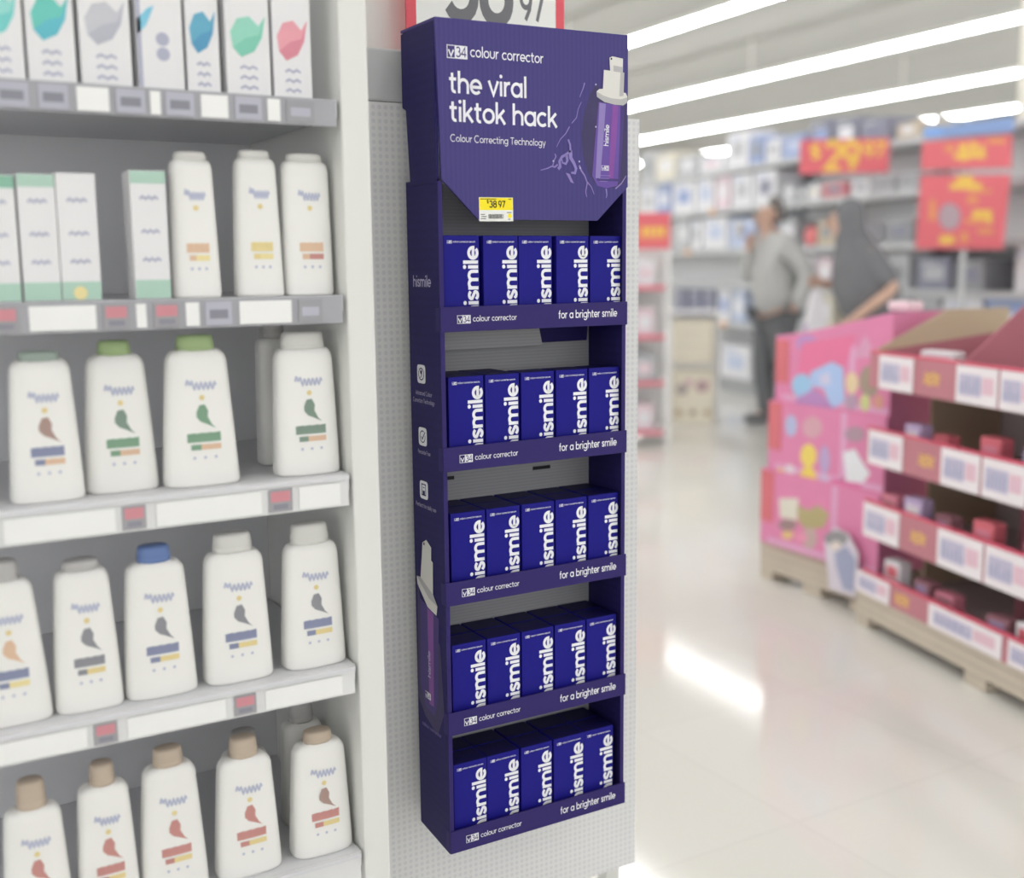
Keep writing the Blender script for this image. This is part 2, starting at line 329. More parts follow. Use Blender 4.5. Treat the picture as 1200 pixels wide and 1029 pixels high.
# body side boards
icn = M['ink']
for k in (0, 1):
    b = MB(); x0 = DX0 if k == 0 else DX1 - .0085
    xs = x0 if k == 0 else DX1 - .003
    b.prism([(xs, DY0 + .006, DZ0 + .002), (xs, DY1 - .004, DZ0 + .012), (xs, DY1 - .004, HZ0 + .002), (xs, DY0 + .004, HZ0), (xs, DY0 + .004, DZ0 + .03)], (.003, 0, 0), M['side'])
    b.box(x0 + (.0001 if k == 0 else .0009), x0 + (.0071 if k == 0 else .0079), DY0 + .003, DY0 + .0045, DZ0 + .03, HZ0 - .003, M['lip'])
    if k == 0:
        Q = Plane((DX0, DY1, 0), (0, -1, 0), (0, 0, 1))   # a runs from the back edge to the front
        b.text(Q, 'hismile', .022, 1.268, .0235, M['inkdim'], .1, length=.062)
        def icon(z, kind):
            b.poly(Q, [(.044 + .0145 * (1 if abs(math.cos(t)) ** .35 * math.copysign(1, math.cos(t)) > 0 else -1) * abs(math.cos(t)) ** .35, z + .0145 * abs(math.sin(t)) ** .35 * math.copysign(1, math.sin(t))) for t in [2 * math.pi * i / 28 for i in range(28)]], icn, 1)
            if kind == 0:
                b.stroke(Q, arc(.044, z, .009, .009, 0, 360, 20)[:-1], .0018, M['side'], 2, closed=True); b.disc(Q, .044, z + .003, .0035, M['side'], 2); b.stroke(Q, [(.041, z - .006), (.047, z)], .0016, M['side'], 2)
            if kind == 1:
                b.stroke(Q, arc(.044, z, .009, .009, 60, 380, 20), .0016, M['side'], 2); b.stroke(Q, [(.0395, z), (.043, z - .004), (.053, z + .008)], .002, M['side'], 2)
            if kind == 2:
                b.stroke(Q, [(.037, z - .008), (.037, z + .009), (.051, z + .009), (.051, z - .008)], .0018, M['side'], 2, closed=True); b.rect(Q, .040, .048, z - .008, z - .001, M['side'], 2); b.stroke(Q, [(.041, z + .004), (.047, z + .004)], .0016, M['side'], 2)
        icon(1.134, 0); icon(1.036, 1); icon(.951, 2)
        b.text(Q, 'Advanced Colour', .022, 1.101, .0095, M['inkdim'], .08, length=.058)
        b.text(Q, 'Correction Technology', .012, 1.089, .0095, M['inkdim'], .08, length=.076)
        b.text(Q, 'Peroxide Free', .026, 1.008, .0095, M['inkdim'], .08, length=.044)
        b.text(Q, 'Perfect for daily use', .014, .922, .0095, M['inkdim'], .08, length=.072)
        # second printed bottle
        b.poly(Q, [(.012, .80), (.03, .745), (.09, .71), (.1, .60), (.075, .555), (.03, .575), (.006, .60)], pv['dark'], 1)
        b.poly(Q, [(.022, .77), (.088, .752), (.08, .62), (.066, .585), (.034, .59), (.016, .625)], pv['deep'], 2)
        b.poly(Q, [(.048, .76), (.07, .756), (.064, .60), (.048, .60)], pv['pink'], 3)
        b.poly(Q, [(.036, .865), (.050, .872), (.067, .863), (.066, .842), (.072, .840), (.070, .788), (.085, .772), (.081, .756), (.05, .762), (.014, .792), (.012, .805), (.026, .806), (.032, .84)], pv['cap'], 4)
        b.poly(Q, [(.026, .806), (.07, .788), (.085, .772), (.055, .778), (.012, .805)], pv['capsh'], 5)
        b.disc(Q, .042, .864, .0025, M['black'], 5)
        b.text(Plane((DX0, DY1, 0), (0, 0, 1), (0, 1, 0)), 'hismile', .645, -.056, .0135, M['inkdim'], .1, 5, length=.045)
        logo34(b, Q, .034, .607, .011, 4, pv['deep'])
        b.text(Q, 'colour corrector', .018, .555, .009, pv['spl'], .08, length=.07)
    dpart('side_panel', b)
# back board
b = MB(); b.box(DX0 + .0032, DX1 - .0032, DY1 - .008, DY1 - .004, DZ0 + .01, HZ0, M['greyin'])
for (xa, xb, za) in ((.80, .835, .955), (.985, 1.02, .955), (.80, .83, 1.03), (.985, 1.02, .78)):
    b.box(xa, xb, DY1 - .0085, DY1 - .0075, za, za + .006, M['black'])
dpart('back_panel', b)
# hanging hooks
b = MB()
for x in (.83, 1.03):
    b.tube((x, DY1 - .004, 1.36), (x, 1.662, 1.36), .004, M['greyin'], 8)
dpart('hook', b)
# trays
for r, zt in enumerate(LIPS):
    z0 = zt - LH
    t = MB()
    t.box(DX0 + .009, DX1 - .009, DY0 + .006, DY1 - .009, z0 + .001, z0 + .004, M['boardin'])
    tr = dpart('tray', t)
    b = MB(); b.box(DX0 - .0008, DX1 + .0008, DY0, DY0 + .0035, z0, zt, M['lip'], .0008)
    b.box(DX0 - .0008, DX0 + .0002, DY0 + .002, DY0 + .016, z0 + .001, zt - .002, M['lip'])
    P = FRONT(0, DY0, 0)
    logo34(b, P, DX0 + .027, z0 + .012, .0125, 1, M['lip'])
    b.text(P, 'colour corrector', DX0 + .0535, z0 + .0145, .0125, M['ink'], .085, length=.077)
    b.text(P, 'for a brighter smile', DX1 - .133, z0 + .014, .0175, M['ink'], .1, length=.113)
    shift(b, O).build('tray_lip', tr)
    if r in (0, 1):
        b = MB()
        if r == 0:
            b.prism([(.800, DY1 - .03, z0), (.985, DY1 - .03, z0), (.995, DY1 - .026, z0 - .034), (.787, DY1 - .026, z0 - .034)], (0, .0015, 0), M['greyin'])
            b.prism([(.773, DY1 - .02, z0), (.796, DY1 - .02, z0), (.784, DY1 - .016, z0 - .030), (.773, DY1 - .016, z0 - .030)], (0, .0015, 0), M['boardin'])
            b.prism([(.989, DY1 - .02, z0), (1.09, DY1 - .02, z0), (1.09, DY1 - .016, z0 - .030), (.997, DY1 - .016, z0 - .030)], (0, .0015, 0), M['boardin'])
        else:
            for xa, xb in ((.775, .81), (.985, 1.02), (1.03, 1.08)):
                b.prism([(xa, DY1 - .02, z0), (xb, DY1 - .02, z0), (xb - .004, DY1 - .017, z0 - .01), (xa + .004, DY1 - .017, z0 - .01)], (0, .0015, 0), M['boardin'])
        shift(b, O).build('locking_flap', tr)

# price label on the header
b = MB(); b.box(-.0292, .0292, -.0010, 0, 0, .0352, M['tagwhite'])
P = Plane((0, -.001, 0), (1, 0, 0), (0, 0, 1))
b.rect(P, -.0285, .0285, .0165, .0346, M['yellow'], 1)
b.text(P, '$', -.0165, .0265, .0065, M['black'], .12, 2, length=.0036)
b.text(P, '38', -.0125, .0205, .0135, M['black'], .13, 2, length=.0135)
b.text(P, '97', .0030, .0205, .0135, M['black'], .13, 2, length=.0125)
rb = random.Random(3); x = -.014
while x < .012:
    wv = rb.choice((.0004, .0006, .001)); b.rect(P, x, x + wv, .004, .0105, M['black'], 1); x += wv + rb.choice((.0004, .0007))
for i, (xa, xb) in enumerate(((-.027, -.018), (-.026, -.017), (-.027, -.02))): b.rect(P, xa, xb, .0035 + i * .003, .0045 + i * .003, M['black'], 1)
b.rect(P, -.027, .0, .0322, .0332, M['black'], 2); b.rect(P, .021, .026, .0322, .0332, M['black'], 2)
b.disc(P, .023, .008, .0035, M['yellow'], 1); b.rect(P, .018, .026, .0125, .0135, M['black'], 1); b.rect(P, .02, .024, .0025, .0035, M['black'], 1)
o = b.build('price_label', None, (.8588, DY0 - .0006, 1.3648)); o.rotation_euler = (0, math.radians(-.6), 0)
tag(o, 'yellow and white price label stuck on the purple header, reading 38 97', 'price label')

# cartons
CW, CD, CH = .0606, .0462, .1385
def carton_mesh():
    b = MB(); b.box(-CW / 2, CW / 2, 0, CD, 0, CH, M['carton'], .0012)
    b.box(-CW / 2 + .0012, CW / 2 - .0012, .0012, CD - .0012, CH - .0004, CH + .0003, M['cartontop'])
    P = Plane((0, 0, 0), (1, 0, 0), (0, 0, 1))
    logo34(b, P, -CW / 2 + .0065, CH - .0118, .0044, 1, M['carton'])
    b.text(P, 'colour corrector serum', -CW / 2 + .016, CH - .0106, .0042, M['ink'], .09, length=.038)
    b.text(Plane((CW / 2 - .0022, 0, 0), (0, 0, 1), (-1, 0, 0)), 'hismile', .0145, 0, .0345, M['ink'], .135, 1, length=.108)
    return b.build('product_carton')
proto = carton_mesh()
COLX = [[.8050, .8730, .9352, 1.0040, 1.0680], [.8091, .8730, .9377, 1.0024, 1.0661], [.8091, .8723, .9368, 1.0006, 1.0647], [.8071, .8707, .9344, .9982, 1.0612], [.8055, .8669, .9309, .9948, 1.0557]]
TRN = ['top tray', 'second tray from the top', 'middle tray', 'fourth tray from the top', 'bottom tray']
PON = ['leftmost', 'second from the left', 'middle one', 'fourth from the left', 'rightmost']
first = True
for r in range(5):
    for c in range(5):
        o = proto if first else proto.copy()
        if not first: COL.objects.link(o)
        first = False
        xx = COLX[r][c]
        o.location = (xx, DY0 + .0115 + random.uniform(0, .0006), LIPS[r] - LH + .0042); o.rotation_euler = (0, 0, math.radians(random.uniform(-.6, .6)))
        tag(o, 'blue carton, front row, %s, in the display\'s %s' % (PON[c], TRN[r]), 'carton', 'blue cartons on the purple display')
    back = {0: [], 1: [0, 1], 2: [0, 1, 2, 3, 4], 3: [0, 1, 2, 3, 4], 4: [0, 1, 2, 3, 4]}[r]
    for c in back:
        o = proto.copy(); COL.objects.link(o); o.location = (COLX[r][c] + .001, DY0 + .0597, LIPS[r] - LH + .0042)
        tag(o, 'blue carton behind the %s front carton, display\'s %s' % (PON[c].replace(' one', ''), TRN[r]), 'carton', 'blue cartons on the purple display')

# ================================================================== mesh panel behind the display
def perforated():
    m = mat('white perforated metal', (230, 230, 229), .5, .02, 3, spec=.4)
    nt = m.node_tree; b_ = nt.nodes['Principled BSDF']
    tc = [n for n in nt.nodes if n.type == 'TEX_COORD'][0]
    sp = nt.nodes.new('ShaderNodeSeparateXYZ'); nt.links.new(tc.outputs['Object'], sp.inputs[0])
    def fr(out):
        a = nt.nodes.new('ShaderNodeMath'); a.operation = 'MULTIPLY'; a.inputs[1].default_value = 95; nt.links.new(out, a.inputs[0])
        f = nt.nodes.new('ShaderNodeMath'); f.operation = 'FRACT'; nt.links.new(a.outputs[0], f.inputs[0])
        s_ = nt.nodes.new('ShaderNodeMath'); s_.operation = 'SUBTRACT'; s_.inputs[1].default_value = .5; nt.links.new(f.outputs[0], s_.inputs[0])
        q = nt.nodes.new('ShaderNodeMath'); q.operation = 'MULTIPLY'; nt.links.new(s_.outputs[0], q.inputs[0]); nt.links.new(s_.outputs[0], q.inputs[1]); return q
    qx, qz = fr(sp.outputs[0]), fr(sp.outputs[2])
    ad = nt.nodes.new('ShaderNodeMath'); nt.links.new(qx.outputs[0], ad.inputs[0]); nt.links.new(qz.outputs[0], ad.inputs[1])
    lt = nt.nodes.new('ShaderNodeMath'); lt.operation = 'LESS_THAN'; lt.inputs[1].default_value = .10; nt.links.new(ad.outputs[0], lt.inputs[0])
    mx = nt.nodes.new('ShaderNodeMix'); mx.data_type = 'RGBA'; nt.links.new(lt.outputs[0], mx.inputs[0])
    base = [n for n in nt.nodes if n.type == 'MIX'][0]
    nt.links.new(base.outputs[2], mx.inputs[6]); mx.inputs[7].default_value = (lin(218), lin(218), lin(220), 1)
    nt.links.new(mx.outputs[2], b_.inputs['Base Color'])
    return m
pm = perforated(); white = mat('white powder-coated steel', (224, 224, 220), .4, .02, 3); lgrey = mat('light grey steel', (196, 197, 198), .5, .02)
pn = empty('mesh_panel', (.922, 1.664, .0), label='white perforated metal panel behind the purple display, beside the bottle shelves', cat='panel')
b = MB(); b.box(-.305, .312, 0, .012, .15, 1.55, pm); b.build('perforated_sheet', pn)
b = MB(); b.box(-.305, .0, -.002, .014, 1.5505, 1.63, lgrey, .004); b.build('top_strip', pn)
for x in (-.26, .27):
    b = MB(); b.box(x - .015, x + .015, .013, .045, 0, 1.6, white, .003); b.build('leg', pn)
# column behind and the hanging price sign
pA = atY(476, 10, 1.78); pB = atY(661, 10, 1.78); zdig = atY(560, 23, 1.78).z
sg = empty('price_sign', ((pA.x + pB.x) / 2, 1.78, 1.60), label='white price sign with a red border and grey digits above the purple display', cat='sign')
hw = (pB.x - pA.x) / 2
sred = mat('sign red', (226, 92, 104), .5, .05, 4); sgrey = mat('sign digit grey', (120, 120, 124), .6)
b = MB(); b.box(-hw, hw, 0, .004, 0, .36, sred)
P = Plane((0, 0, -1.60), (1, 0, 0), (0, 0, 1)); b.rect(P, -hw + .018, hw - .018, 1.60 + .018, 1.6 + .342, M['tagwhite'], 1)
b.text(P, '38', -.085, zdig, .17, sgrey, .14, 2, length=.135); b.text(P, '97', .062, zdig + .008, .075, sgrey, .12, 2, length=.052); b.text(P, '$', -.118, zdig + .06, .06, sgrey, .12, 2, length=.028)
b.build('sign_face', sg)
b = MB(); b.tube((0, .012, -1.6), (0, .012, .3), .008, lgrey); b.build('pole', sg)

# ================================================================== left shelving
SX0, SX1, SYF, SYB = -.42, .5715, 1.42, 1.80
sh = empty('shelving_unit', (.07, 1.6, 0), label='white gondola shelving unit full of bottles, left of the purple display', cat='shelving')
SO = Vector(sh.location)
backm = mat('haze-lightened shelf back panel', (234, 234, 236), .7, .03, 3); shelfm = mat('pale shelf enamel', (214, 214, 217), .45, .02, 3); railm = mat('grey rail plastic', (166, 166, 171), .45)  # back panel lightened so haze over the shaded shelf sits in its colour
def spart(n, mb, par=sh): return shift(mb, SO).build(n, par)
b = MB(); b.box(SX0, SX1 + .004, SYB, SYB + .02, 0, 2.1, backm); spart('back_panel', b)
b = MB(); b.box(SX1 + .004, SX1 + .043, SYF - .002, SYB, 0, 2.3, white, .004); spart('upright', b)
b = MB(); b.box(SX1 + .006, .872, SYB + .022, SYB + .04, 0, 2.6, mat('pale end board', (226, 225, 221), .6, .02, 2)); spart('end_board', b)
RAIL = [(1.478, 1.512), (1.226, 1.262), (.979, 1.022), (.712, .752), (.434, .474)]
SHT = [1.5125, 1.2625, 1.0225, .7525, .4745]
for (r0, r1), zt in zip(RAIL, SHT):
    b = MB(); b.box(SX0, SX1, SYF + .003, SYB - .001, zt - .022, zt, shelfm); p = spart('shelf', b)
    b = MB(); b.box(SX0, SX1 - .002, SYF, SYF + .0045, r0, r1, railm if zt > 1.1 else mat('white rail enamel', (222, 222, 222), .4), .001)
    if zt < 1.1: b.box(SX0, SX1 - .002, SYF - .004, SYF, r1 - .006, r1, shelfm)
    shift(b, SO).build('price_rail', p)
b = MB(); b.box(SX0, SX1, SYF + .003, SYB - .001, 1.86, 1.88, shelfm); spart('shelf', b)
# tags on the rails: (photo x range, colour) for each rail
tcol = dict(w=mat('white tag', (238, 238, 236), .5), g=mat('lilac grey tag', (182, 182, 194), .5), d=mat('mid grey tag', (158, 158, 162), .5), r=mat('grey tag body', (160, 158, 162), .5))
tred = mat('tag red', (206, 140, 148), .5); tink = mat('tag grey ink', (140, 140, 150), .6)
TAGS = [[(-6, 34, 'g'), (45, 80, 'g'), (90, 128, 'w'), (136, 170, 'g'), (176, 188, 'w'), (194, 227, 'g'), (235, 267, 'w'), (275, 306, 'g'), (313, 328, 'w'), (335, 368, 'd')],
        [(-10, 22, 'r'), (34, 113, 'w'), (121, 152, 'r'), (160, 172, 'w'), (180, 211, 'r'), (218, 234, 'w'), (241, 272, 'g'), (281, 342, 'w'), (350, 378, 'd')],
        [(4, 136, 'w'), (144, 172, 'r'), (184, 308, 'w'), (316, 344, 'r'), (352, 400, 'w')],
        [(-30, 102, 'w'), (110, 138, 'r'), (150, 266, 'w'), (276, 302, 'r'), (313, 403, 'w')],
        []]
RN = ['top', 'second', 'third', 'fourth', 'lowest']
NTH = ['next to the upright', 'second from the upright', 'third from the upright', 'fourth from the upright', 'fifth from the upright', 'sixth from the upright', 'seventh from the upright', 'eighth from the upright', 'ninth from the upright', 'tenth from the upright']
for r, row in enumerate(TAGS):
    r0, r1 = RAIL[r]
    for i, (xa, xb, k) in enumerate(row):
        yy = {0: 120, 1: 375, 2: 620, 3: 860}[r]
        a_, b_ = atY(xa, yy, SYF - .001).x, atY(xb, yy, SYF - .001).x
        hw = (b_ - a_) / 2; hh = r1 - r0
        top = hh - (.004 if r < 2 else .010)
        b = MB(); b.box(-hw, hw, -.0015, 0, .003, top, tcol[k], .0005)
        P = Plane((0, -.0015, 0), (1, 0, 0), (0, 0, 1))
        if k == 'r': b.rect(P, -hw * .8, hw * .8, top * .5, top * .92, tred, 1); b.rect(P, -hw * .6, hw * .6, top * .2, top * .4, tink, 1)
        elif k != 'w':
            b.rect(P, -hw * .7, hw * .7, top * .35, top * .7, tink if k == 'g' else tcol['g'], 1)
        o = b.build('price_tag', None, ((a_ + b_) / 2, SYF - .0006 if r < 2 else SYF - .0006, r0))
        d = {'w': 'blank white strip', 'g': 'lilac grey price tag', 'd': 'mid grey price tag', 'r': 'red-topped price tag'}[k]
        tag(o, '%s on the bottle shelving\'s %s rail, %s' % (d, RN[r], NTH[len(row) - 1 - i]), 'price tag', 'tags on the shelf rails')

# ---- bottles
def sup(t, n):
    c, s_ = math.cos(t), math.sin(t)
    return math.copysign(abs(c) ** (2 / n), c), math.copysign(abs(s_) ** (2 / n), s_)
bw = mat('white bottle plastic', (234, 233, 229), .35, .015, 4, spec=.4)
bl = dict(blue=mat('label slate blue', (136, 141, 168), .5), script=mat('label script blue', (184, 188, 208), .5), green=mat('label green', (126, 160, 134), .5), dkgreen=mat('label dark green', (128, 148, 134), .5), grey=mat('label grey', (142, 142, 148), .5), gold=mat('label gold', (226, 208, 150), .5),  # label inks greyed towards pale, with haze mixed into the colours
          brown=mat('label brown', (168, 142, 134), .5), orange=mat('label orange', (220, 188, 160), .5), red=mat('label brick red', (196, 140, 134), .5), yel=mat('label yellow', (232, 218, 160), .5))
caps = dict(green=mat('green cap', (160, 182, 132), .35), dgreen=mat('grey green cap', (158, 172, 162), .35), white=mat('off-white cap', (214, 213, 208), .35), grey=mat('grey cap', (186, 184, 182), .35), blue=mat('blue cap', (104, 128, 178), .35), tan=mat('tan cap', (190, 174, 156), .35))
def bottle(label, name, X, Yc, z0, wb, wt, hs, cap, capw, caph, dp, marks, group, rot=0., tilt=0.):
    """body of width wb (bottom) to wt (shoulder at hs), a cap on top; marks: script, emblem, bar colours"""
    o = empty(name, (X, Yc, z0), rot, label=label, cat='bottle', group=group)
    def half(z):
        t = min(1, max(0, z / hs))
        wv = wb + (wt - wb) * t ** 1.15
        d = dp * (1 - .28 * t)
        r0 = .006
        if z < r0: q = .94 + .06 * math.sqrt(max(0, 1 - (1 - z / r0) ** 2)); wv *= q; d *= q
        rs_ = wt * .22
        if z > hs - rs_:
            q = (z - (hs - rs_)) / rs_; q = math.sqrt(max(0, 1 - q * q)); lo = capw * 1.02
            wv = lo + (wv - lo) * (q * .9 + .1 if q > 0 else 0.1); d = d * (.62 + .38 * q)
        return wv / 2, d / 2
    zs = [0, .0015, .003, .006] + [hs * k / 12 for k in range(1, 10)] + [hs - wt * .22 * q for q in (.95, .75, .5, .3, .15, .06, .01)]
    zs = sorted(z for z in zs if 0 <= z <= hs)
    N = 40; n_ = 3.2
    b = MB(); b.loft([[(half(z)[0] * sup(2 * math.pi * i / N, n_)[0], half(z)[1] * sup(2 * math.pi * i / N, n_)[1], z) for i in range(N)] for z in zs], bw)
    def F(u, v, k=1):                       # the printed front: u across (metres), v up
        hw_, hd_ = half(v); q = min(.98, abs(u) / hw_)
        return Vector((u, -hd_ * (1 - q ** n_) ** (1 / n_) - .0004 - .0002 * k, v))
    wm_ = (wb + wt) / 2
    sc1, em, bar1, bar2 = marks
    if sc1:
        pts = [(-.22 * wm_ + .44 * wm_ * i / 48, hs * .74 + .004 * math.sin(i * .85) + (.006 * math.exp(-(i - 5) ** 2 / 16))) for i in range(49)]
        b.stroke(F, pts, .0024, bl['script']); b.disc(F, 0, hs * .655, .0035, bl['gold'], 1, n=10)
    if em:
        e0 = hs * .53
        b.poly(F, [(-.008, e0 + .003), (-.004, e0 + .012), (.003, e0 + .013), (.007, e0 + .005), (.006, e0 - .003), (.011, e0 - .013), (.016, e0 - .018), (.004, e0 - .012), (-.003, e0 - .009), (-.008, e0 - .003)], bl[em], 1)
    if bar1:
        z1 = hs * .33
        for q in range(4):
            b.poly(F, [(-.25 * wm_ + .125 * wm_ * q, z1), (-.25 * wm_ + .125 * wm_ * (q + 1), z1), (-.25 * wm_ + .125 * wm_ * (q + 1), z1 + .012), (-.25 * wm_ + .125 * wm_ * q, z1 + .011)], bl[bar1], 1)
        for q in range(3): b.poly(F, [(-.2 * wm_ + .15 * wm_ * q, z1 - .010), (-.2 * wm_ + .15 * wm_ * (q + 1), z1 - .010), (-.2 * wm_ + .15 * wm_ * (q + 1), z1 - .003), (-.2 * wm_ + .15 * wm_ * q, z1 - .003)], bl[bar2 if q else bar1], 1)
        for q in range(3): b.disc(F, -.16 * wm_ + .16 * wm_ * q, z1 - .02, .002, bl['script'], 1, n=8)
    b.build('body', o)
    c = MB()
    if caph > 0:
        ch = [(0, .96), (.003, 1.0), (caph * .25, 1), (caph * .27, .97), (caph * .3, 1), (caph * .85, .93), (caph * .95, .86), (caph, .72)]
        cd = dp * .60
        c.loft([[(capw / 2 * q * sup(2 * math.pi * i / 28, 2.4)[0], cd / 2 * q * sup(2 * math.pi * i / 28, 2.4)[1], hs - .001 + z) for i in range(28)] for z, q in ch], caps[cap])
        c.build('cap', o)
    return o
def pbottle(label, row, xl, xr, yb, tl, tr_, ysh, cl, cr, yc, cap, marks, Yc=1.462, zoff=0):
    """bottle read off the photograph: bottom span, shoulder span, cap span"""
    z0 = SHT[row] + .0005 + zoff
    D = lambda x, y: at(x, y, (0, 1, 0), (0, Yc, 0))
    bl_, br_ = D(xl, yb), D(xr, yb); t0, t1 = D(tl, ysh), D(tr_, ysh); c0, c1 = D(cl, yc), D(cr, yc)
    hs = t0.z * .5 + t1.z * .5 - z0; X = ((bl_.x + br_.x) / 2 + (t0.x + t1.x) / 2) / 2; X = min(X, .5708 - (br_.x - bl_.x) / 2)
    return bottle(label, 'shampoo_bottle', X, Yc, z0, min(br_.x - bl_.x, .13), t1.x - t0.x, hs, cap, c1.x - c0.x, max(.012, c0.z - t0.z), .052, marks, 'white bottles on the shelving')
def px(c): return c * .375
R2 = lambda y: 340 + y * .375
R3 = lambda y: 643 + y * .375
B = pbottle
B('white bottle with a slate blue label bar and dull green cap, third shelf', 2, px(28), px(262), R2(683), px(33), px(218), R2(218), px(52), px(185), R2(188), 'dgreen', (1, 'brown', 'blue', 'orange'))
B('white green-capped bottle, slightly set back, between its two neighbours on the third shelf', 2, px(268), px(497), R2(655), px(266), px(442), R2(200), px(305), px(410), R2(152), 'green', (1, 'dkgreen', 'green', 'orange'), 1.478)
B('bright white bottle with a green cap, beside the empty gap on the third shelf', 2, px(515), px(748), R2(640), px(515), px(698), R2(185), px(540), px(660), R2(135), 'green', (1, 'green', 'green', 'orange'))
B('off-white-capped bottle with a green label bar at the upright end of third shelf', 2, px(870), px(1066), R2(597), px(868), px(1042), R2(180), px(885), px(1018), R2(125), 'white', (1, 'dkgreen', 'dkgreen', 'orange'))
B('white bottle cut off by the photo\'s left edge on the fourth shelf', 3, px(-85), px(170), R3(575), px(-80), px(95), R3(95), px(-40), px(62), R3(25), 'grey', (1, 'orange', 'blue', 'yel'))
B('white bottle with a yellow label mark and grey cap on the fourth shelf', 3, px(172), px(388), R3(540), px(168), px(335), R3(62), px(190), px(310), R3(25), 'grey', (1, 'grey', 'grey', 'gold'))
B('white bottle with a bright blue cap on the fourth shelf', 3, px(390), px(615), R3(492), px(393), px(570), R3(35), px(420), px(526), R3(-20), 'blue', (1, 'grey', 'blue', 'gold'))
B('white bottle with an off-white cap, to the right of the blue-capped one', 3, px(640), px(852), R3(452), px(636), px(812), R3(5), px(660), px(782), R3(-58), 'white', (1, 'grey', 'blue', 'gold'))
B('white bottle at the upright end of the fourth shelf', 3, px(885), px(1075), R3(402), px(885), px(1046), R3(-22), px(905), px(1022), R3(-88), 'white', (1, 'grey', 'blue', 'gold'))
B('tan-capped white bottle at the photo\'s left edge on the lowest shelf', 4, px(12), px(235), R3(1200), px(12), px(190), R3(800), px(52), px(148), R3(705), 'tan', (1, 'red', 'red', 'gold'))
B('tan-capped white bottle, second from the left edge on the lowest shelf', 4, px(250), px(445), R3(1160), px(240), px(395), R3(728), px(248), px(328), R3(660), 'tan', (1, 'red', 'red', 'gold'))
B('tan-capped white bottle in the middle of the lowest shelf', 4, px(455), px(665), R3(1110), px(432), px(592), R3(672), px(455), px(550), R3(612), 'tan', (1, 'red', 'red', 'gold'))
B('tan-capped white bottle with a brick red label, second from the upright, lowest shelf', 4, px(680), px(882), R3(1050), px(675), px(836), R3(642), px(705), px(792), R3(575), 'tan', (1, 'red', 'red', 'gold'))
B('tan-capped white bottle next to the upright on the lowest shelf', 4, px(943), px(1126), R3(1010), px(950), px(1102), R3(588), px(985), px(1072), R3(545), 'tan', (1, 'brown', 'red', 'gold'))
# grey bottles standing further back in the gaps
for i, (lab, r, xa, xb, yb, ya, cy) in enumerate((('white bottle standing behind in the gap of the third shelf', 2, 800, 905, 575, 150, 120), ('white bottle further back between two tan-capped ones on the lowest shelf', 4, 690, 830, 1010, 640, 540), ('white bottle behind the one next to the upright on the lowest shelf', 4, 890, 1010, 980, 545, 520))):
    Yc = 1.56; D = lambda x, y: atY(x, y, Yc); Rr = R2 if r == 2 else R3
    a_, b_ = D(px(xa), Rr(ya)), D(px(xb), Rr(ya)); zz = SHT[r] + .0005
    bottle(lab, 'shampoo_bottle', min((a_.x + b_.x) / 2, .5705 - (b_.x - a_.x) * .56), Yc, zz, (b_.x - a_.x) * 1.12, (b_.x - a_.x), a_.z - zz, 'grey', (b_.x - a_.x) * .6, .03, .05, (0, None, None, None), 'white bottles on the shelving')
# second shelf: white bottles with a domed lid
for (lab, xa, xb, yb, ta, tb, yt, bc) in (('slim white bottle beside the mint-topped carton on the second shelf', 200, 257, 349, 199, 247, 188, ('orange', 'yel')), ('slim white bottle between two others on the second shelf', 278, 333, 348, 272, 318, 186, ('gold', 'yel')), ('slim white bottle with an orange label bar, beside the upright', 336, 392, 333, 335, 388, 190, ('orange', 'red'))):
    Yc = 1.462; a_, b_, c_, d_ = atY(xa, yb, Yc), atY(xb, yb, Yc), atY(ta, yt, Yc), atY(tb, yt, Yc); zz = SHT[1] + .0005
    bottle(lab, 'lotion_bottle', min((a_.x + b_.x + c_.x + d_.x) / 4, .5708 - (b_.x - a_.x) / 2), Yc, zz, b_.x - a_.x, d_.x - c_.x, c_.z - zz, 'white', (d_.x - c_.x) * .8, .012, .045, (1, None, bc[0], bc[1]), 'slim white bottles on the second shelf')
# cartons on the shelving
cwm = mat('white carton board', (228, 227, 228), .5, .015, 4); mint = mat('mint print', (176, 206, 190), .5, .04); mintd = mat('mid mint print', (140, 188, 166), .5, .04); csh = mat('lilac grey print', (176, 178, 196), .5)
def shelf_carton(lab, row, xa, xb, yb, yt, art, Yf=1.437, rot=0., cat='carton', group='white cartons on the shelving'):
    zz = SHT[row] + .0005; a_, b_, t_ = atY(xa, yb, Yf), atY(xb, yb, Yf), atY((xa + xb) / 2, yt, Yf)
    hw = (b_.x - a_.x) / 2; h = t_.z - zz
    m_ = MB(); m_.box(-hw, hw, 0, .05, 0, h, cwm, .001); P = Plane((0, 0, 0), (1, 0, 0), (0, 0, 1))
    art(m_, P, hw, h)
    o = m_.build('carton', None, ((a_.x + b_.x) / 2, Yf, zz), rot); return tag(o, lab, cat, group)
def swoosh(c1, c2, flip=False):
    A1, A2 = mat('swoosh ' + str(c1), c1, .5, .1, 30), mat('swoosh ' + str(c2), c2, .5, .1, 30)
    def f(m_, P, hw, h):
        s_ = -1 if flip else 1; z = .072; w_ = hw * .92
        m_.poly(P, [(s_ * x * w_, z + y * .031) for x, y in ((-.85, .1), (-.5, .62), (.1, .75), (.55, .4), (.9, .8), (.7, -.05), (.3, -.6), (-.35, -.85), (-.75, -.5))], A1, 1)
        m_.poly(P, [(s_ * x * w_, z + y * .031) for x, y in ((-.75, -.5), (-.1, -.1), (.55, .05), (.9, .8), (.7, -.05), (.3, -.6), (-.35, -.85))], A2, 2)
        for q in range(3): m_.stroke(P, [(-hw * .4 + hw * .2 * i, (.032 - q * .012) + .003 * (i % 2)) for i in range(5)], .003, csh, 1)
        m_.rect(P, -hw * .55, hw * .55, h * .78, h * .80, csh, 1)
    return f
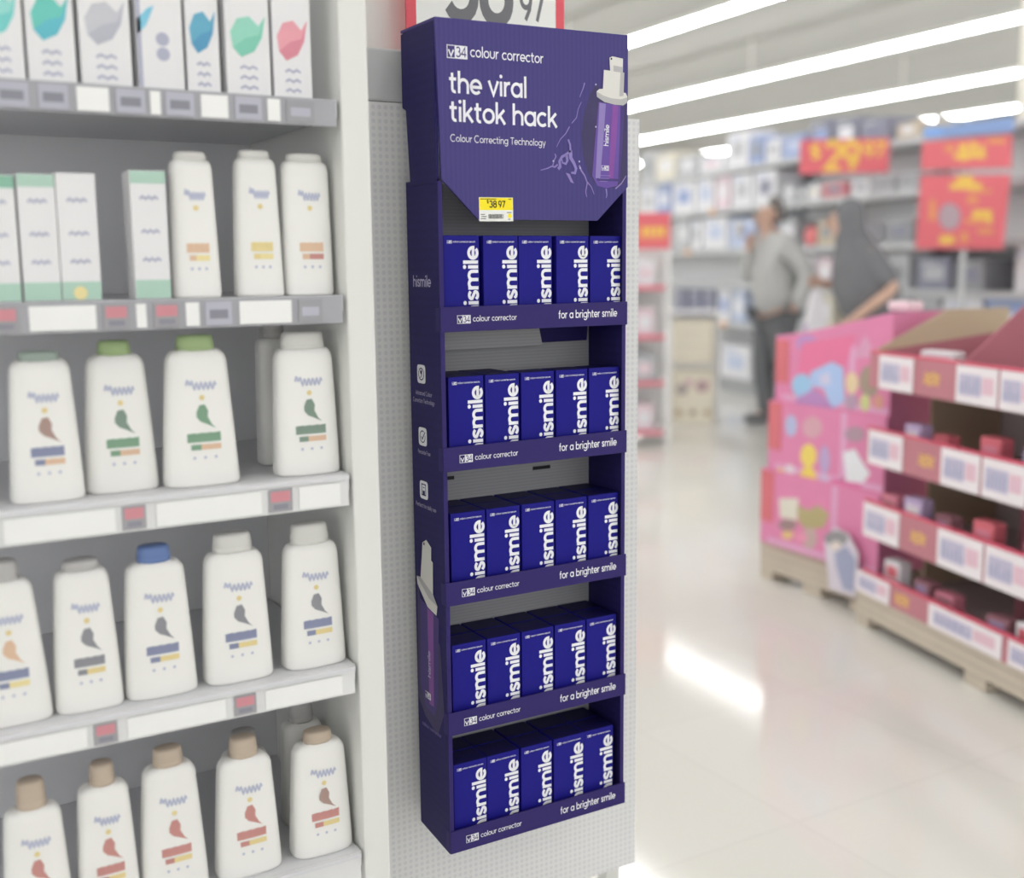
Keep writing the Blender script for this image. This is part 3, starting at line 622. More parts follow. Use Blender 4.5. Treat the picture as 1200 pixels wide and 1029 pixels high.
YT = -70
shelf_carton('tall white carton with a pale teal swoosh at the photo\'s left edge, top shelf', 0, -22, 31, 99, YT, swoosh((150, 214, 206), (120, 204, 200)))
shelf_carton('tall white carton with a strong teal swoosh on the top shelf', 0, 35, 91, 100, YT, swoosh((110, 198, 186), (100, 186, 200)))
shelf_carton('tall white carton with a grey swoosh on the top shelf', 0, 97, 156, 101, YT, swoosh((196, 197, 203), (182, 184, 194)))
shelf_carton('tall white carton with a sky blue edge stroke on the top shelf', 0, 164, 217, 102, YT, lambda m_, P, hw, h: (m_.poly(P, [(-hw * .98, h * .36), (-hw * .6, h * .42), (-hw * .2, h * .56), (-hw * .5, h * .54), (-hw * .98, h * .46)], mat('sky stroke', (130, 196, 220), .5), 1), m_.rect(P, -hw, -hw * .82, 0, h, csh, 1), m_.disc(P, .1 * hw, h * .34, .008, csh, 1), m_.disc(P, .1 * hw, h * .24, .008, csh, 1)))
shelf_carton('tall white carton with a deep blue teal swoosh on the top shelf', 0, 221, 259, 103, YT, swoosh((104, 170, 196), (90, 154, 190)))
shelf_carton('tall white carton with a mint green swoosh on the top shelf', 0, 267, 318, 104, YT, swoosh((150, 210, 190), (130, 200, 178)))
shelf_carton('tall white carton with a pink swoosh on the top shelf', 0, 322, 366, 105, YT, swoosh((228, 160, 170), (216, 140, 154)))
def mintart(top, dot=False):
    def f(m_, P, hw, h):
        m_.rect(P, -hw * .99, hw * .99, .001, h * .15, mint, 1)
        if top: m_.rect(P, -hw * .99, hw * .99, h * .9, h * .995, mintd if top == 2 else mint, 1)
        for q, z in enumerate((.78, .52, .3)): m_.stroke(P, [(-hw * .5 + hw * .17 * i, h * z + .003 * (i % 2)) for i in range(7)], .003, csh, 1)
        if dot: m_.disc(P, -.1 * hw, h * .06, .008, bl['yel'], 2)
    return f
shelf_carton('white carton with a dull teal top band at the photo\'s left edge, second shelf', 1, -20, 26, 349, 205, mintart(2), rot=math.radians(1))
shelf_carton('white carton with a mint green top patch on the second shelf', 1, 29, 73, 349, 204, mintart(1), rot=math.radians(1))
shelf_carton('plain-topped white carton with a yellow dot on its mint base, second shelf', 1, 74, 120, 349, 203, mintart(0, True), rot=math.radians(1.5))
shelf_carton('lone white carton with a mint top band, right of the second shelf\'s gap', 1, 160, 201, 349, 200, mintart(1), rot=math.radians(-2))


# ================================================================== right-hand aisle (haze put into the base colours)
class Frame:
    """a front elevation standing somewhere in the shop: s to the right, y into the depth, z up"""
    def __init__(f, p, d):
        f.p = Vector((p[0], p[1], 0)); f.u = Vector((d[0], d[1], 0)).normalized(); f.w = Vector((-f.u.y, f.u.x, 0)); f.rot = math.atan2(f.u.y, f.u.x)
    def W(f, s, y, z): return f.p + f.u * s + f.w * y + Vector((0, 0, z))
    def L(f, px_, py_, y=0.):
        """photo pixel -> (s, z) on the upright plane at depth y"""
        q = at(px_, py_, f.w, f.W(0, y, 0)); return ((q - f.p).dot(f.u), q.z)
redm = mat('red tray board', (190, 126, 136), .5, .06, 6); redd = mat('dull red inner board', (178, 112, 124), .6, .06, 6); redl = mat('bright red board edge', (222, 96, 120), .5)
brownm = mat('tray lining', (186, 172, 172), .7, .06, 6); kraft = mat('kraft board', (196, 178, 152), .7, .06, 8); wood = mat('pale pallet wood', (200, 188, 172), .7, .08, 8, corr=('Z', 9., .12)); goldm = mat('gold print', (222, 176, 104), .5)
cardw = mat('white price card', (236, 228, 232), .5, .02); cardp = mat('lilac print', (192, 186, 208), .5, .05, 30); cardr = mat('pink print', (226, 190, 204), .5, .05, 30)
P1 = atZ(1008, 733, 0); P2 = atZ(1200, 838, 0)
PF = Frame(P1, P2 - P1)
def pallet(fr, s0, s1, dep, z0, z1, lab, holes=False):
    o = empty('wooden_pallet', fr.W(s0, 0, 0), fr.rot, label=lab, cat='pallet', group='wooden pallets under the displays'); ln = s1 - s0
    for yy in (0, dep / 2 - .02, dep - .04):
        b = MB(); b.box(0, ln, yy, yy + .04, z0, z1 - .018, wood, .003); b.build('stringer', o)
    for xx in (0, ln / 2 - .05, ln - .1):
        for yy in (.002, dep - .12):
            b = MB(); b.box(xx, xx + (.075 if xx == 0 else .1), yy, yy + .1, 0, z0, wood, .002); b.build('block', o)
    n = 6
    for i in range(n):
        b = MB(); b.box(0, ln, dep * i / n, dep * (i + .82) / n, z1 - .0175, z1, wood, .002); b.build('deck_board', o)
    return o
pallet(PF, -.03, 1.3, .75, .04, .123, 'pale wooden pallet under the red candy trays')
LV = [(.124, .205), (.335, .46), (.597, .72), (.866, .985)]
def tray_unit(s0, s1, lab, leftm, zfront, zback):
    o = empty('tray_display', PF.W(s0, 0, .124), PF.rot, label=lab, cat='display stand', group='red cardboard tray displays'); w_ = s1 - s0; Z = -.124
    for xx, m_ in ((0, leftm), (w_ - .008, redd)):
        b = MB(); b.prism([(xx, .25, 0), (xx, .55, 0), (xx, .55, zback + Z), (xx, .30, zback + Z), (xx, .012, zfront + Z), (xx, .012, .745), (xx, .25, .745)], (.007, 0, 0), m_)
        if m_ is kraft: b.face([(xx + .0075, y, z + Z) for y, z in ((.012, .87), (.55, .87), (.55, 1.05), (.012, .988))], redd)
        b.build('side_panel', o)
    b = MB(); b.box(.008, w_ - .009, .54, .55, 0, 1.05 + Z, brownm); b.build('back_panel', o)
    for k, (a_, c_) in enumerate(LV):
        t = MB(); t.box(.0085, w_ - .0095, .012, .539, a_ + Z + .002, a_ + Z + .012, brownm); tp = t.build('tray', o)
        b = MB(); b.box(.0, w_ - .001, 0, .011, a_ + Z, c_ + Z, redm, .001); b.box(.0, w_ - .001, -.001, .012, c_ + Z, c_ + Z + .008, redl)
        P = Plane((0, 0, 0), (1, 0, 0), (0, 0, 1)); zz = (a_ + c_) / 2 + Z; ss = (.20, .275, .30, .31)[k]
        if s0 < .1:
            for q in range(3): b.stroke(P, [(ss + .016 * i + .004 * q, zz - .014 + q * .014 + .006 * math.sin(i * 2.1 + q)) for i in range(6)], .009, goldm, 1)
        b.build('tray_lip', tp)
    return o
tray_unit(0, .50, 'red tray display with gold print, standing right beside the pink display', kraft, .99, 1.13)
tray_unit(.508, 1.25, 'red tray display cut off by the photo\'s right edge', redd, 1.0, 1.24)
def card(lab, xa, xb, k):
    a_, c_ = LV[k]; ya = {3: 440, 2: 540, 1: 630, 0: 700}[k]
    s0 = PF.L(xa, ya)[0]; s1 = PF.L(xb, ya)[0]; w_ = s1 - s0; h = c_ - a_ - .004
    b = MB(); b.box(-w_ / 2, w_ / 2, -.003, 0, 0, h, cardw, .001); P = Plane((0, -.003, 0), (1, 0, 0), (0, 0, 1))
    b.rect(P, -w_ * .42, w_ * .12, h * .22, h * .78, cardp, 1); b.rect(P, w_ * .14, w_ * .42, h * .3, h * .75, cardr, 1)
    rr = random.Random(int(xa))
    for q in range(6): x0 = -w_ * .4 + q * w_ * .09; b.rect(P, x0, x0 + w_ * .04, h * .3, h * (.4 + .3 * rr.random()), mat('dusty blue print', (164, 168, 196), .5), 2)
    o = b.build('price_card', None, PF.W((s0 + s1) / 2, -.0015, a_ + .002), PF.rot); tag(o, lab, 'price card', 'white price cards on the red trays')
TI = {3: 'top', 2: 'second', 1: 'third', 0: 'lowest'}
for k, spans in {3: [(1031, 1071), (1122, 1171), (1174, 1215)], 2: [(1018, 1058), (1104, 1150), (1153, 1205)], 1: [(1012, 1054), (1100, 1154), (1157, 1212)], 0: [(1004, 1043), (1090, 1178), (1186, 1235)]}.items():
    for i, (xa, xb) in enumerate(spans):
        card('white price card on the %s red tray, %s' % (TI[k], ('nearest to the pink display', 'just past the gold print', 'at the photo\'s right edge')[i]), xa, xb, k)
packm = [mat('lilac pack', (190, 170, 206), .5), mat('rose pack', (214, 134, 152), .5), mat('white pack', (226, 222, 226), .5), mat('maroon pack', (168, 118, 128), .5), mat('red pack', (214, 110, 122), .5)]
PK = [(.22, .06, 3, 0, .10, 'lilac'), (.30, .05, 3, 1, .085, 'rose'), (.10, .05, 3, 4, .06, 'red'), (.585, .05, 3, 3, .09, 'maroon'), (.72, .05, 3, 4, .085, 'red'),
      (.22, .03, 2, 0, .15, 'lilac'), (.34, .05, 2, 4, .13, 'red'), (.60, .04, 2, 4, .16, 'red'), (.78, .05, 2, 0, .15, 'lilac'),
      (.10, .03, 1, 1, .15, 'rose'), (.24, .03, 1, 0, .165, 'lilac'), (.36, .06, 1, 3, .13, 'maroon'), (.60, .03, 1, 4, .165, 'red'), (.80, .05, 1, 1, .14, 'rose'),
      (.12, .04, 0, 2, .13, 'white'), (.25, .07, 0, 3, .09, 'maroon'), (.40, .05, 0, 1, .09, 'rose'), (.66, .05, 0, 3, .09, 'maroon'), (.80, .04, 0, 2, .11, 'white')]
for i, (s_, y_, k, mi_, h, nm) in enumerate(PK):
    b = MB(); b.box(-.045, .045, 0, .05, 0, h, packm[mi_], .006); b.box(-.03, .03, -.0006, .0, h * .55, h * .85, packm[(mi_ + 2) % 5])
    left = 'beside the pink display' if s_ < .2 else 'left of the divider' if s_ < .5 else 'right of the divider' if s_ < .7 else 'towards the photo\'s right edge'
    if s_ in (.30, .34, .36, .40): left = 'close to the divider'
    o = b.build('candy_pack', None, PF.W(s_, y_, LV[k][0] + .0125), PF.rot + random.uniform(-.15, .15)); tag(o, '%s pack lying in the %s red tray, %s' % (nm, TI[k], left), 'pack', 'packs in the red trays')
b = MB(); b.box(-.07, .07, 0, .05, 0, .045, packm[2], .008); b.box(-.05, .05, -.0008, 0, .008, .03, cardr)
a_ = PF.L(1108, 404, .12); o = b.build('candy_bag', None, PF.W(a_[0], .12, LV[3][0] + .0125 + .09), PF.rot + .25)
o.location.z = LV[3][0] + .0125 + .0855; o.location = PF.W(.30, .055, LV[3][0] + .0125 + .0855)
tag(o, 'small white and pink bag lying on top of the red display', 'bag')

# ---- pink display
A0 = atZ(892, 677, 0); B0 = atZ(991, 712, 0); KF = Frame(A0, B0 - A0)
pallet(KF, -.01, .60, .55, .04, .163, 'pale wooden pallet under the pink display')
pinkm = mat('pink printed board', (222, 136, 174), .5, .06, 7); pinkl = mat('pale pink board', (222, 166, 200), .5, .05, 7); redp = mat('coral red board edge', (214, 116, 124), .5, .05, 7)
K = empty('pink_display', KF.W(.33, .2, .163), KF.rot, label='hot pink cardboard display with coloured pictures on its stepped front', cat='display stand')
def kp(n, mb, par=K):
    mb.v = [(x - .33, y - .2, z - .163) for x, y, z in mb.v]; return mb.build(n, par)
TIER = [(.163, .47, -.024, .016, .655), (.47, .75, -.012, .038, .66), (.75, 1.0, 0, .058, .66)]
def pic(mb, y, pxs, m_, k): mb.poly(Plane((0, y, 0), (1, 0, 0), (0, 0, 1)), [KF.L(x, yy, y) for x, yy in pxs], m_, k)
def ell(x0, x1, y0, y1, n=14): return [((x0 + x1) / 2 + (x1 - x0) / 2 * math.cos(2 * math.pi * i / n), (y0 + y1) / 2 + (y1 - y0) / 2 * math.sin(2 * math.pi * i / n)) for i in range(n)]
def pm_(c): return mat('print %d %d %d' % c, c, .5, .06, 20)
PIC = {2: [(ell(933, 958, 392, 412), (190, 146, 196)), ([(940, 402), (1003, 392), (990, 432), (935, 440)], (228, 122, 160)), ([(1000, 420), (1014, 392), (1028, 418)], (218, 160, 190)), (ell(928, 952, 438, 466), (158, 196, 228)), ([(950, 436), (975, 424), (988, 430), (990, 470), (975, 480), (965, 455), (950, 452)], (172, 194, 232)), ([(960, 440), (972, 436), (974, 450), (962, 452)], (206, 202, 228)), ([(924, 484), (935, 466), (955, 455), (968, 466), (982, 485)], (186, 140, 192)), (ell(991, 1006, 436, 462), (228, 206, 168)), (ell(1007, 1031, 428, 466), (168, 150, 134)), (ell(1008, 1020, 462, 482), (206, 208, 146)), (ell(990, 1006, 462, 480), (184, 156, 178)), (ell(1024, 1036, 462, 480), (216, 156, 140))],
       1: [(ell(920, 934, 486, 512), (180, 186, 218)), (ell(940, 964, 488, 514), (214, 164, 176)), (ell(938, 957, 520, 548), (236, 210, 110)), (ell(937, 957, 546, 578), (236, 210, 104)), (ell(960, 973, 522, 556), (190, 164, 204)), (ell(958, 972, 556, 578), (206, 190, 216)), ([(988, 530), (1002, 526), (1010, 540), (1020, 555), (1012, 566), (992, 564)], (228, 228, 232)), (ell(990, 1014, 500, 518), (180, 150, 164)), (ell(909, 920, 548, 570), (234, 204, 120)), (ell(919, 932, 544, 564), (228, 214, 222)), ([(976, 560), (1010, 568), (1008, 584), (974, 578)], (222, 124, 170))],
       0: [([(913, 584), (936, 584), (934, 610), (914, 606)], (222, 216, 202)), ([(934, 592), (948, 598), (958, 592), (972, 602), (966, 618), (946, 622), (936, 612)], (182, 168, 124)), (ell(912, 934, 608, 622), (162, 134, 134)), (ell(940, 958, 618, 644), (196, 168, 164)), (ell(916, 930, 622, 632), (224, 190, 130)), (ell(932, 946, 624, 636), (230, 150, 178))]}
for k, (z0, z1, y0, s0, s1) in enumerate(TIER):
    b = MB()
    if k == 2:
        tl, tm, tr_ = KF.L(916, 394), KF.L(950, 388), KF.L(1048, 366)
        b.prism([(s0, y0, z0), (s1, y0, z0), (s1, y0, tr_[1]), (tm[0], y0, tm[1]), (s0, y0, tl[1])], (0, .40, 0), pinkm)
    else: b.box(s0, s1, y0, .40, z0 + .0005, z1, pinkm)
    P = Plane((0, y0, 0), (1, 0, 0), (0, 0, 1))
    b.rect(P, s0 + .4, s0 + .43, z0 + .005, z1 - .005, pinkl, 1)
    b.rect(P, s0 + .04, s1 - .004, z0 + .006, z0 + .03, pinkl, 1)
    for i, (pts, c) in enumerate(PIC[k]): pic(b, y0, pts, pm_(c), 2 + i * .5)
    t = kp('tier', b)
    b = MB(); b.box(s0 + .0, s0 + .075, y0 - .003, y0 - .0006, z0 + (z1 - z0) * .3, z1 - .005, redp); kp('edge_strip', b, t).location = (0, 0, 0)
b = MB(); y0 = -.056
pic(b, y0, [(966, 636), (978, 618), (994, 626), (1006, 650), (1002, 700), (972, 690)], pm_((214, 206, 216)), 1)
b.prism([(KF.L(x, yy, y0)[0], y0, KF.L(x, yy, y0)[1]) for x, yy in ((966, 636), (978, 618), (994, 626), (1006, 650), (1002, 700), (972, 690))], (0, .004, 0), cardw)
pic(b, y0, ell(966, 994, 622, 640), pm_((150, 148, 150)), 2); pic(b, y0, [(978, 646), (992, 640), (1003, 656), (1000, 694), (988, 690), (980, 664)], pm_((162, 166, 192)), 3); pic(b, y0, ell(973, 986, 634, 646), pm_((226, 214, 206)), 4)
kp('picture_card', b)
# packs on top of the pink display
a_ = KF.L(1040, 368)
b = MB(); b.box(-.05, .05, 0, .08, 0, .035, mat('pale pink pack', (236, 214, 220), .5), .01); o = b.build('candy_bag', None, KF.W(.60, .15, 1.0), KF.rot)
o.location = KF.W(.585, .10, KF.L(1048, 366)[1]); tag(o, 'pale pink bag lying on top of the pink display', 'bag')

# ---- far gondola
G1 = atZ(790, 445, 0); G2 = atZ(885, 465, 0); GF = Frame(G1, G2 - G1)
gon = empty('gondola', GF.W(0, 0, 0), GF.rot, label='long grey gondola shelving along the far aisle behind the two shoppers', cat='shelving')
gd = mat('grey shelf edge', (196, 198, 200), .5, .03, 2); gb = mat('light gondola back', (232, 232, 233), .6, .03, 2); gk = mat('grey kick plate', (160, 162, 164), .5)  # shelf greys raised to put the far haze into the colour
b = MB(); b.box(-1.6, 5.6, .45, .48, 0, 2.3, gb); b.build('back_panel', gon)
b = MB(); b.box(-1.6, 5.6, .02, .449, 0, .13, gk); b.build('base', gon)
GZ = [.13, .70, 1.08, 1.44, 1.84, 2.23]
for i, z in enumerate(GZ[1:]):
    b = MB(); b.box(-1.6, 5.6, .0, .449, z - .05, z, gd); b.build('shelf', gon)
for s_ in (-1.62, 1.86, 3.9, 5.6):
    b = MB(); b.box(s_, s_ + .05, .335, .5, 0, 2.4, gd); b.build('upright', gon)
fw_ = dict(w=(226, 226, 230), b=(150, 166, 206), d=(140, 142, 158), n=(136, 138, 158), c=(224, 218, 202), g=(184, 186, 190), k=(152, 154, 158), r=(206, 130, 138), lb=(190, 200, 222), t=(196, 182, 160), p=(226, 206, 214))  # box colours lightened, darks lifted to grey as painted haze
FI = [  # x0, x1, top y, shelf, colour, accent
 (746, 763, 178, 5, 'g', 'k'), (764, 787, 180, 5, 'c', 'w'), (789, 812, 182, 5, 'g', 'w'), (815, 842, 184, 5, 'w', 'p'), (846, 871, 155, 5, 'w', 'g'), (872, 888, 160, 5, 'b', 'k'), (890, 908, 163, 5, 'w', 'g'), (910, 936, 158, 5, 'b', 'lb'),
 (940, 966, 142, 5, 'd', 'b'), (968, 996, 140, 5, 'd', 'w'), (998, 1030, 140, 5, 'd', 'n'), (1040, 1066, 164, 5, 't', 'w'),
 (746, 765, 215, 4, 'w', 'g'), (766, 782, 213, 4, 'b', 'w'), (784, 810, 211, 4, 'w', 'b'), (812, 832, 206, 4, 'w', 'lb'), (834, 850, 206, 4, 'p', 'w'), (852, 876, 204, 4, 'w', 'g'), (878, 904, 200, 4, 'w', 'd'),
 (912, 926, 216, 4, 'g', 'w'), (928, 939, 220, 4, 'k', 'w'), (940, 955, 216, 4, 'w', 'c'), (957, 985, 214, 4, 'r', 'd'), (990, 1012, 214, 4, 'w', 'k'), (1016, 1040, 218, 4, 'g', 'k'), (1043, 1066, 220, 4, 'g', 'k'),
 (788, 804, 256, 3, 'g', 'w'), (806, 818, 258, 3, 'w', 'g'), (820, 848, 254, 3, 'w', 'lb'), (850, 880, 256, 3, 'lb', 'b'), (908, 928, 258, 3, 'g', 'w'), (952, 974, 258, 3, 't', 'k'), (978, 1002, 262, 3, 'w', 'g'), (1032, 1064, 258, 3, 'k', 'd'),
 (788, 802, 296, 1, 'n', 'd'), (804, 818, 296, 1, 'n', 'd'), (820, 835, 297, 1, 'n', 'd'), (838, 853, 300, 1, 'w', 'b'), (855, 871, 302, 1, 'lb', 'w'),
 (930, 950, 300, 2, 'w', 'k'), (953, 972, 302, 2, 'p', 'w'), (1036, 1062, 300, 2, 'g', 'k'), (930, 952, 345, 1, 'g', 'k'), (955, 975, 342, 1, 'c', 'w'), (1036, 1064, 342, 1, 'g', 'd'), (1068, 1100, 330, 1, 'g', 'k'), (1102, 1150, 326, 1, 'w', 'g'),
 (1152, 1204, 326, 1, 'b', 'w'), (1070, 1110, 302, 2, 'd', 'g'), (1114, 1150, 304, 2, 'k', 'd'), (1184, 1206, 262, 2, 'w', 'w'), (842, 878, 405, 0, 'w', 'lb'), (806, 838, 404, 0, 'k', 'd')]
SN = ['bottom level', 'low shelf', 'middle shelf', 'fourth level', 'fifth level', 'top']
CN = dict(w='white', b='blue', d='slate grey', n='dark navy', c='cream', g='grey', k='dark grey', r='dusty red', lb='pale blue', t='tan', p='pale pink')
OR = ['first', 'second', 'third', 'fourth', 'fifth', 'sixth', 'seventh', 'eighth', 'ninth', 'tenth', 'eleventh', 'twelfth', 'thirteenth', 'fourteenth', 'fifteenth']
cnt = {}
for (x0, x1, yt, k, c1, c2) in sorted(FI, key=lambda q: (q[3], q[0])):
    yb = 300; a_, b_, t_ = GF.L(x0, 310)[0], GF.L(x1, 310)[0], GF.L((x0 + x1) / 2, yt)[1]
    zz = GZ[k] + .001; h = max(.12, t_ - zz)
    if k < 5: h = min(h, GZ[k + 1] - .055 - zz)
    w_ = (b_ - a_) / 2; dp = .30
    b = MB(); b.box(-w_ + .012, w_ - .012, 0, dp, 0, h, pm_(fw_[c1]), .01); P = Plane((0, 0, 0), (1, 0, 0), (0, 0, 1))
    b.rect(P, -w_ * .5, w_ * .6, h * .3, h * .72, pm_(fw_[c2]), 1); b.rect(P, -w_ * .7, w_ * .2, h * .8, h * .88, pm_(fw_['lb' if c1 == 'w' else 'g']), 1)
    cnt[k] = cnt.get(k, 0) + 1
    o = b.build('product_box', None, GF.W((a_ + b_) / 2, .03, zz), GF.rot)
    tag(o, '%s box with %s patch, %s on the far gondola\'s %s' % (CN[c1], CN[c2], OR[min(cnt[k] - 1, 14)], SN[k]), 'box', 'boxes on the far gondola')
# round red packet
b = MB(); c_ = GF.L(941, 273, -.02); b.prism([(.085 * math.cos(i * math.pi / 12), 0, .085 * math.sin(i * math.pi / 12) + .085) for i in range(24)], (0, .05, 0), pm_((226, 128, 132)))
o = b.build('round_packet', None, GF.W(c_[0], .05, GZ[3] + .001), GF.rot); tag(o, 'round coral red packet on the far gondola between the two shoppers', 'packet')
for i, (x, y, k, nm) in enumerate(((835, 241, 4, 'fifth level'), (848, 375, 1, 'low shelf'), (806, 292, 3, 'fourth level'))):
    s_ = GF.L(x, y)[0]; b = MB(); b.box(-.06, .06, -.004, 0, -.05, .01, pm_((230, 182, 144)), .002); o = b.build('shelf_tag', None, GF.W(s_, -.0005, GZ[k] - .005), GF.rot)
    tag(o, 'small orange tag on the far gondola\'s %s edge' % nm, 'price tag', 'orange tags on the far gondola')
# signs
sredf = mat('sale sign red', (226, 112, 122), .5, .05, 3); syel = mat('sale sign yellow', (240, 198, 96), .5, .03); sblue = mat('sign blue', (138, 164, 212), .5, .04, 3)
sc_ = GF.L(990, 185, -.45); SF = Frame(GF.W(sc_[0], -.45, 0), Vector((RT.x, RT.y, 0)) + Vector((FW.x, FW.y, 0)) * -.15)
c0, c1, c2 = SF.L(938, 164), SF.L(1043, 162), SF.L(990, 203)
sw = (c1[0] - c0[0]) / 2; zb = c2[1]; shh = c0[1] - zb
b = MB(); b.box(-sw, sw, 0, .02, 0, shh, sredf); P = Plane((0, 0, 0), (1, 0, 0), (0, 0, 1))
b.text(P, '$', -sw * .78, shh * .45, shh * .55, syel, .16, 1, length=sw * .25); b.text(P, '29', -sw * .45, shh * .1, shh * 1.15, syel, .17, 1, length=sw * .8); b.text(P, '97', sw * .4, shh * .45, shh * .6, syel, .16, 1, length=sw * .5)
o = b.build('sale_sign', None, SF.W((c0[0] + c1[0]) / 2, 0, zb), SF.rot); tag(o, 'red sale sign reading 29 97 in yellow digits, at the far gondola\'s top', 'sign', 'red sale signs')
y_ = -.5
st = empty('sign_stand', GF.W(GF.L(1120, 250, y_)[0], y_, 0), GF.rot, label='tall grey post carrying the two big red signs at right', cat='sign stand')
b = MB(); b.box(-.25, .25, .03, .4, 0, .03, gd); b.box(-.014, .014, .06, .09, .03, 2.2, gd, .005); b.build('post', st)
def bigsign(pts, lab, marks, name='sale_sign', m_=None):
    q = [GF.L(x, y, y_) for x, y in pts]; cx = sum(p[0] for p in q) / len(q); z0 = min(p[1] for p in q)
    b = MB(); b.prism([(s - cx, 0, z - z0) for s, z in q], (0, .015, 0), m_ or sredf); P = Plane((0, 0, 0), (1, 0, 0), (0, 0, 1))
    for i, (poly, mm) in enumerate(marks): b.poly(P, [(GF.L(x, y, y_)[0] - cx, GF.L(x, y, y_)[1] - z0) for x, y in poly], mm, 1 + i * .5)
    o = b.build(name, None, GF.W(cx, y_ + .04, z0), GF.rot); tag(o, lab, 'sign', 'red sale signs'); return o
def bar(x0, x1, y0, y1, sl=0): return [(x0, y0), (x1, y0 + sl), (x1 + 1, y1 + sl), (x0 - 1, y1)]
sor = mat('sale sign orange', (232, 158, 104), .5)
bigsign([(1075, 166), (1178, 157), (1177, 197), (1073, 199)], 'upper red sign with yellow strokes on the tall post, under the blue board', [(bar(1102, 1112, 170, 178), sor), (bar(1118, 1128, 168, 188), syel), (bar(1131, 1139, 166, 184), syel), (bar(1142, 1148, 170, 186), syel), (bar(1112, 1148, 180, 186, -1), syel), (bar(1152, 1172, 162, 168), sor)])
bigsign([(1073, 205), (1176, 204), (1167, 292), (1067, 292)], 'large square red sign with yellow strokes and a grey patch on the tall post', [(bar(1116, 1134, 206, 216), syel), (bar(1108, 1144, 214, 222), syel), (ell(1094, 1120, 238, 270), mat('sign grey patch', (182, 162, 172), .6)), (bar(1128, 1156, 222, 226), sor), (bar(1128, 1140, 230, 238), sor), (bar(1134, 1156, 246, 262), syel), (bar(1126, 1150, 256, 262), sor), (bar(1096, 1112, 276, 286), syel), (bar(1084, 1090, 234, 258), sor), (bar(1120, 1128, 272, 284), sor), (bar(1140, 1158, 268, 274), sor)])
bigsign([(1076, 149), (1100, 147), (1130, 143), (1180, 136), (1180, 154), (1076, 163)], 'blue board above the two big red signs', [(bar(1078, 1098, 150, 158), mat('sign bright blue', (136, 178, 238), .5))], 'blue_board', sblue)

# ---- white rack with red strips
Hx = Vector((RT.x, RT.y, 0)).normalized(); RP = atZ(784, 521, 0)
RF = Frame(RP, Hx)
rk = empty('white_rack', RF.W(-.3, 0, 0), RF.rot, label='narrow white rack with red price strips, just right of the purple display', cat='shelving')
wr = mat('white rack steel', (228, 227, 226), .5, .02, 3); wp = mat('rack red strip', (222, 132, 146), .5)
for x in (-.3, .27):
    for y in (0, .33):
        b = MB(); b.box(x, x + .03, y, y + .03, 0, 1.62, wr, .003); b.build('post', rk)
RZ_ = [RF.L(765, y)[1] for y in (505, 447, 393, 335)]
for z in RZ_:
    b = MB(); b.box(-.3, .30, -.002, .36, z - .035, z, wr); p_ = b.build('shelf', rk)
    b = MB(); b.box(-.26, .26, -.006, -.0025, z - .032, z - .004 + .01, wp); b.build('price_strip', p_)
b = MB(); b.box(-.268, .268, .34, .35, .02, 1.6, wr); b.build('back_panel', rk)
for k, z in enumerate(RZ_):
    for i in range(3):
        xx = -.52 + i * .17; c = [('p', 'w'), ('g', 'w'), ('p', 'g'), ('w', 'p')][k][i % 2]
        b = MB(); b.box(-.07, .07, 0, .2, 0, .19 + .03 * (i % 2), pm_(fw_[c]), .008); b.rect(Plane((0, 0, 0), (1, 0, 0), (0, 0, 1)), -.04, .05, .05, .13, pm_(fw_['p' if c != 'p' else 'w']), 1)
        o = b.build('product_pack', None, RF.W(xx, .04, z + .001), RF.rot); tag(o, '%s pack on the white rack\'s %s shelf, %s' % (CN[c], ['lowest', 'second', 'third', 'top'][k], ['next to the purple display', 'in the middle', 'at the rack\'s outer end'][i]), 'pack', 'packs on the white rack')
q0, q1 = RF.L(748, 292, -.02), RF.L(786, 249, -.02)
b = MB(); b.box(q0[0] - .1, q1[0], 0, .012, 0, q1[1] - q0[1], sredf); P = Plane((0, 0, 0), (1, 0, 0), (0, 0, 1)); zz = (q1[1] - q0[1])
for i in range(4): b.rect(P, q0[0] + .02 + i * .045, q0[0] + .055 + i * .045, zz * .35, zz * .62, syel, 1)
b.rect(P, q0[0] - .05, q0[0] + .2, zz * .25, zz * .3, sor, 1)
cx = (q0[0] + q1[0]) / 2; b.v = [(a - cx, y, z) for a, y, z in b.v]
o = b.build('sale_sign', None, RF.W(cx, -.018, q0[1]), RF.rot); tag(o, 'red sign with orange lettering on top of the narrow white rack', 'sign', 'red sale signs')

# ---- cream packs on a white stand
CP = atZ(786, 497, 0); CF = Frame(CP, Hx + Vector((FW.x, FW.y, 0)).normalized() * -.12)
cw = CF.L(838, 480)[0]; z1 = CF.L(800, 432)[1]; z2 = CF.L(800, 374)[1]
stn = empty('white_stand', CF.W(0, 0, 0), CF.rot, label='low white stand with two levels in front of the far gondola', cat='stand')
for x in (-.02, cw):
    for y in (0, .38):
        b = MB(); b.box(x, x + .02, y, y + .02, 0, z2 + .06, wr, .002); b.build('leg', stn)
for z in (z1 + .03, z2 + .06):
    b = MB(); b.box(-.02, cw + .02, 0, .4, z - .025, z, wr); b.build('shelf', stn)
cream = mat('cream fabric pack', (238, 231, 214), .7, .03, 12)
b = MB(); b.box(-cw / 2 + .012, cw / 2 - .012, 0, .3, 0, z1 - .005, cream, .01); P = Plane((0, 0, 0), (1, 0, 0), (0, 0, 1))
